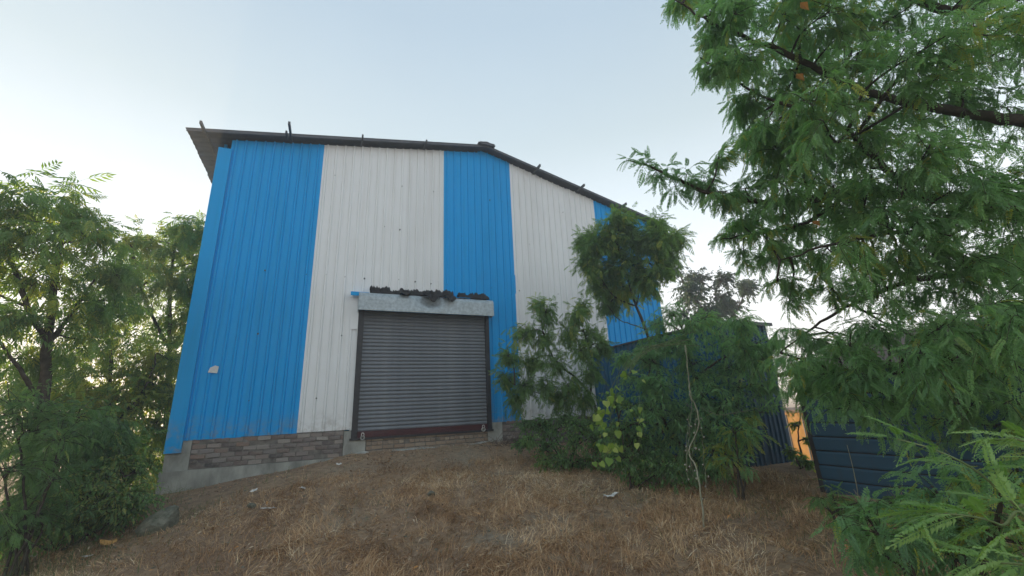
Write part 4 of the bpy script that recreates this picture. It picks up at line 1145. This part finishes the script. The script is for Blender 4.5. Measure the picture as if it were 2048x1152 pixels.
P[:, 2] += .10 * np.clip(fbm(P[:, 0] * 3.2 + 7, P[:, 1] * 3.2 + 3, 37, 2) - .38, 0, 1) * rng.uniform(.3, 1, n) * np.where(P[:, 1] < -1.5, 1, .2)
ht = np.clip(fbm(P[:, 0] * 1.1 + 70, P[:, 1] * 1.1 + 3, 70, 3) * 2 - .4, .15, 1.3)
L = rng.uniform(.05, .19, n) * (.6 + .7 * ht)
lean = np.clip(rng.normal(1.22, .38, n), .05, 1.65)
L = L * np.where((P[:, 1] > -1.6) & (P[:, 0] < 4.3), .5, 1)
V, Q, T = blades(P, L, lean, rng.uniform(.004, .0095, n), tint, 2,
                 fbm(P[:, 0] * 2.2 + 3, P[:, 1] * 2.2 + 31, 33, 2) * 16 + rng.normal(0, .75, n))
print('straw', n)
tag(mesh_np('dry_grass', V, [Q], M_STRAW, None, False, T), 'matted dry brown grass covering the mound before the warehouse', 'grass', None, 'stuff')
# standing tufts of dead stalks
C_ = field(1500, -3.2, 6.6, -8.4, -1.4, lambda x, y: np.where(in_shed(x, y), 0, np.clip(.25 + (x + 1) * .12, .15, 1) * (fbm(x * .9 + 11, y * .9 + 2, 95, 3) > .42)))
nb = 34
P = np.repeat(C_, nb, 0); n = len(P)
P[:, :2] += rng.normal(0, .055, (n, 2)); P[:, 2] = gz(P[:, 0], P[:, 1]) - .01
tint = np.clip(np.repeat(rng.normal(.5, .22, len(C_)), nb) + rng.normal(0, .15, n), 0, 1)
V, Q, T = blades(P, rng.uniform(.08, .24, n) * np.repeat(rng.uniform(.4, 1.2, len(C_)), nb), np.clip(np.repeat(rng.normal(.35, .3, len(C_)), nb) + rng.normal(.2, .35, n), 0, 1.5), rng.uniform(.003, .0065, n), tint, 3)
tag(mesh_np('grass_tufts', V, [Q], M_STRAW, None, False, T), 'upright tufts of dead brown stalks among the matted grass', 'grass', None, 'stuff')
def dens_green(x, y):
    d = np.clip(fbm(x * 1.7 + 8, y * 1.7 + 8, 80, 3) - .40, 0, 1) * 1.6
    z1 = np.exp(-(((x + 2.3) / 1.2) ** 2 + ((y + 1.0) / 1.3) ** 2)) * 1.3
    z2 = np.exp(-(((x - 5.6) / 1.3) ** 2 + ((y + 6.6) / 1.2) ** 2)) * 1.2 + np.exp(-(((x - 5.2) / 1.1) ** 2 + ((y + 4) / 1.2) ** 2)) * .6
    z3 = .14
    d = d * (z1 + z2 + z3)
    d = d + np.clip((-1.6 - x) / 1.2, 0, 1) * (.25 + .9 * np.clip(fbm(x * 1.3 + 4, y * 1.3 + 4, 81, 3) - .35, 0, 1))
    d[(y > -.12) & (x > -2.8)] = 0; d[in_shed(x, y)] = 0
    return np.clip(d, 0, 1)
P = field(150000, -6.5, 7.0, -8.6, 1.5, dens_green); n = len(P)
V, Q, T = blades(P, rng.uniform(.05, .2, n) * (1 + 1.3 * np.clip((-1.9 - P[:, 0]) / 1.0, 0, 1)), np.clip(rng.normal(.6, .35, n), 0, 1.4), rng.uniform(.003, .006, n), np.clip(rng.normal(.5, .25, n), 0, 1))
tag(mesh_np('green_grass', V, [Q], M_GRASS, None, False, T), 'sparse green grass tufts among the dry grass', 'grass', None, 'stuff')
# dead leaves
P = field(9000, -4, 6.5, -8.4, -.2, lambda x, y: np.where(in_shed(x, y), 0, .25 + .75 * (vnoise(x * 1.5, y * 1.5, 90) > .5))); n = len(P)
P[:, 2] += rng.uniform(.02, .08, n)
D = rng.normal(0, 1, (n, 3)); D[:, 2] *= .35
V, Q, T = scatter(SIMPLE, P, frames(D, np.array([0, 0, 1.0]) + rng.normal(0, .45, (n, 3))), rng.uniform(.025, .065, n), np.clip(rng.normal(.55, .25, n), 0, 1))
tag(mesh_np('leaf_litter', V, [Q], M_LITTER, None, False, T), 'scattered dead leaves lying over the dry grass', 'leaf litter', None, 'stuff')
# pebbles
def rockmesh(name, seed, sub, m_, amp):
    import bmesh
    bm = bmesh.new(); bmesh.ops.create_icosphere(bm, subdivisions=sub, radius=1)
    r_ = np.random.default_rng(seed)
    pl = [(Vector(r_.normal(0, 1, 3)).normalized(), r_.uniform(.45, .85)) for _ in range(9)]
    for v in bm.verts:
        for nrm, dd in pl:
            e_ = v.co.dot(nrm) - dd
            if e_ > 0: v.co -= nrm * e_ * .92
        v.co += Vector(r_.normal(0, amp, 3))
    me = bpy.data.meshes.new(name); bm.to_mesh(me); bm.free(); me.materials.append(m_)
    return me
mb = MB()
r1 = rockmesh('pebble', 4, 1, M_ROCK, .04)
rv = np.array([v.co[:] for v in r1.vertices]); rf = np.array([p.vertices[:] for p in r1.polygons])
P = field(900, -3.6, 6, -7.5, -.2, lambda x, y: np.where(in_shed(x, y), 0, np.clip(.9 - x * .12, .15, 1)))
for p in P:
    s_ = rng.uniform(.008, .028); a = rng.uniform(0, 6.28); c_, s2 = math.cos(a), math.sin(a)
    mb.add(rv @ np.array([[c_, s2, 0], [-s2, c_, 0], [0, 0, .6]]) * s_ + p + np.array([0, 0, s_ * .5]), [rf])
tag(mb.build('pebbles', M_ROCK), 'small grey pebbles scattered on the trodden soil', 'pebbles', None, 'stuff')
# the boulder by the corner
me = rockmesh('boulder', 12, 3, M_ROCK, .012)
p = gp(325, 1035, 8.1)
o = inst('boulder', me, Matrix.Translation(Vector((p[0], p[1], p[2] + .09))) @ Matrix.Rotation(.3, 4, 'Z') @ Matrix.Rotation(-.5, 4, 'Y') @ Matrix.Diagonal((.29, .24, .19, 1)))
tag(o, 'mossy grey boulder lying below the warehouse left corner', 'boulder')
for q, (px, py, sz, lab) in enumerate([(500, 1037, .07, 'small dark stone beside the white litter left of centre'), (862, 1000, .09, 'brown clod of earth in the dry grass below the shutter')]):
    d = {0: 8.0, 1: 7.2}[q]; p = gp(px, py, d)
    o = inst('stone', rockmesh('stone', 30 + q, 2, M_ROCK, .03), Matrix.Translation(Vector((p[0], p[1], p[2] + .08))) @ Matrix.Diagonal((sz, sz * .8, sz * .7, 1)))
    tag(o, lab, 'stone', 'loose stones on the mound')
# litter
def ground_hit(px, py):
    r = ray(px, py); t0 = .3
    for t_ in np.arange(2, 16, .02):
        p = CAMP + r * t_
        if p[2] < gz1(p[0], p[1]): return p
    return p
LM = {}
def scrap(px, py, w, h, label, c=M_PAPER):
    p = ground_hit(px, py)
    n_ = 5
    V = []
    r_ = np.random.default_rng(int(px))
    for a in range(n_):
        for b_ in range(n_):
            u, v = a / (n_ - 1) - .5, b_ / (n_ - 1) - .5
            V.append((u * w + r_.normal(0, .006), v * h + r_.normal(0, .006), .045 + r_.uniform(-.5, .5) * min(w, h) * .35 + .25 * abs(u) * h))
    a, b_ = np.meshgrid(np.arange(n_ - 1), np.arange(n_ - 1), indexing='ij'); k_ = a * n_ + b_
    V = np.array(V)
    o = mesh_np('litter', V, [np.stack([k_, k_ + n_, k_ + n_ + 1, k_ + 1], -1).reshape(-1, 4)], c)
    sm = o.modifiers.new('thickness', 'SOLIDIFY'); sm.thickness = .003
    o.location = (p[0], p[1], gz1(p[0], p[1])); o.rotation_euler = (r_.uniform(-.2, .3), r_.uniform(-.2, .2), r_.uniform(0, 3))
    tag(o, label, 'litter', 'scraps of pale litter on the mound')
M_ORL = simple('orange_wrapper', (.42, .22, .06), (.6, .34, .12), 15, .7, .3, 0, .1)
scrap(1224, 998, .20, .13, 'crumpled white litter below the dense dark bush, right of centre')
scrap(535, 1024, .19, .08, 'long white scrap right of the small dark stone')
scrap(508, 987, .11, .06, 'white scrap on the soil just below the concrete beam')
scrap(602, 983, .10, .07, 'upright white scrap on soil right of the beam scrap')
scrap(677, 933, .09, .06, 'tiny white scrap near the brick pillar left of the shutter')
scrap(215, 1093, .16, .09, 'orange wrapper in the dry grass at lower left', M_ORL)
scrap(60, 1122, .13, .07, 'pale scrap at the lower left corner of the grass')
scrap(175, 1122, .09, .05, 'small pale scrap below the orange wrapper')

print('tris', sum(sum(len(p.vertices) - 2 for p in m_.polygons) for m_ in bpy.data.meshes))

# ------------------------------------------------------------------ dusk haze
mb = MB(); mb.box((-2700, -2700, -3.0), (2700, 2700, 9.8))
hzb = mb.build('haze')
hm2 = bpy.data.materials.new('haze_air'); hm2.use_nodes = True
t = hm2.node_tree; t.nodes.remove(t.nodes['Principled BSDF'])
pv = nd(t, 'ShaderNodeVolumePrincipled'); pv.inputs['Color'].default_value = (.92, .95, .98, 1)
pv.inputs['Density'].default_value = 0.006; pv.inputs['Anisotropy'].default_value = 0.4
t.links.new(pv.outputs[0], t.nodes['Material Output'].inputs['Volume'])
hzb.data.materials.append(hm2)
tag(hzb, kind='stuff')
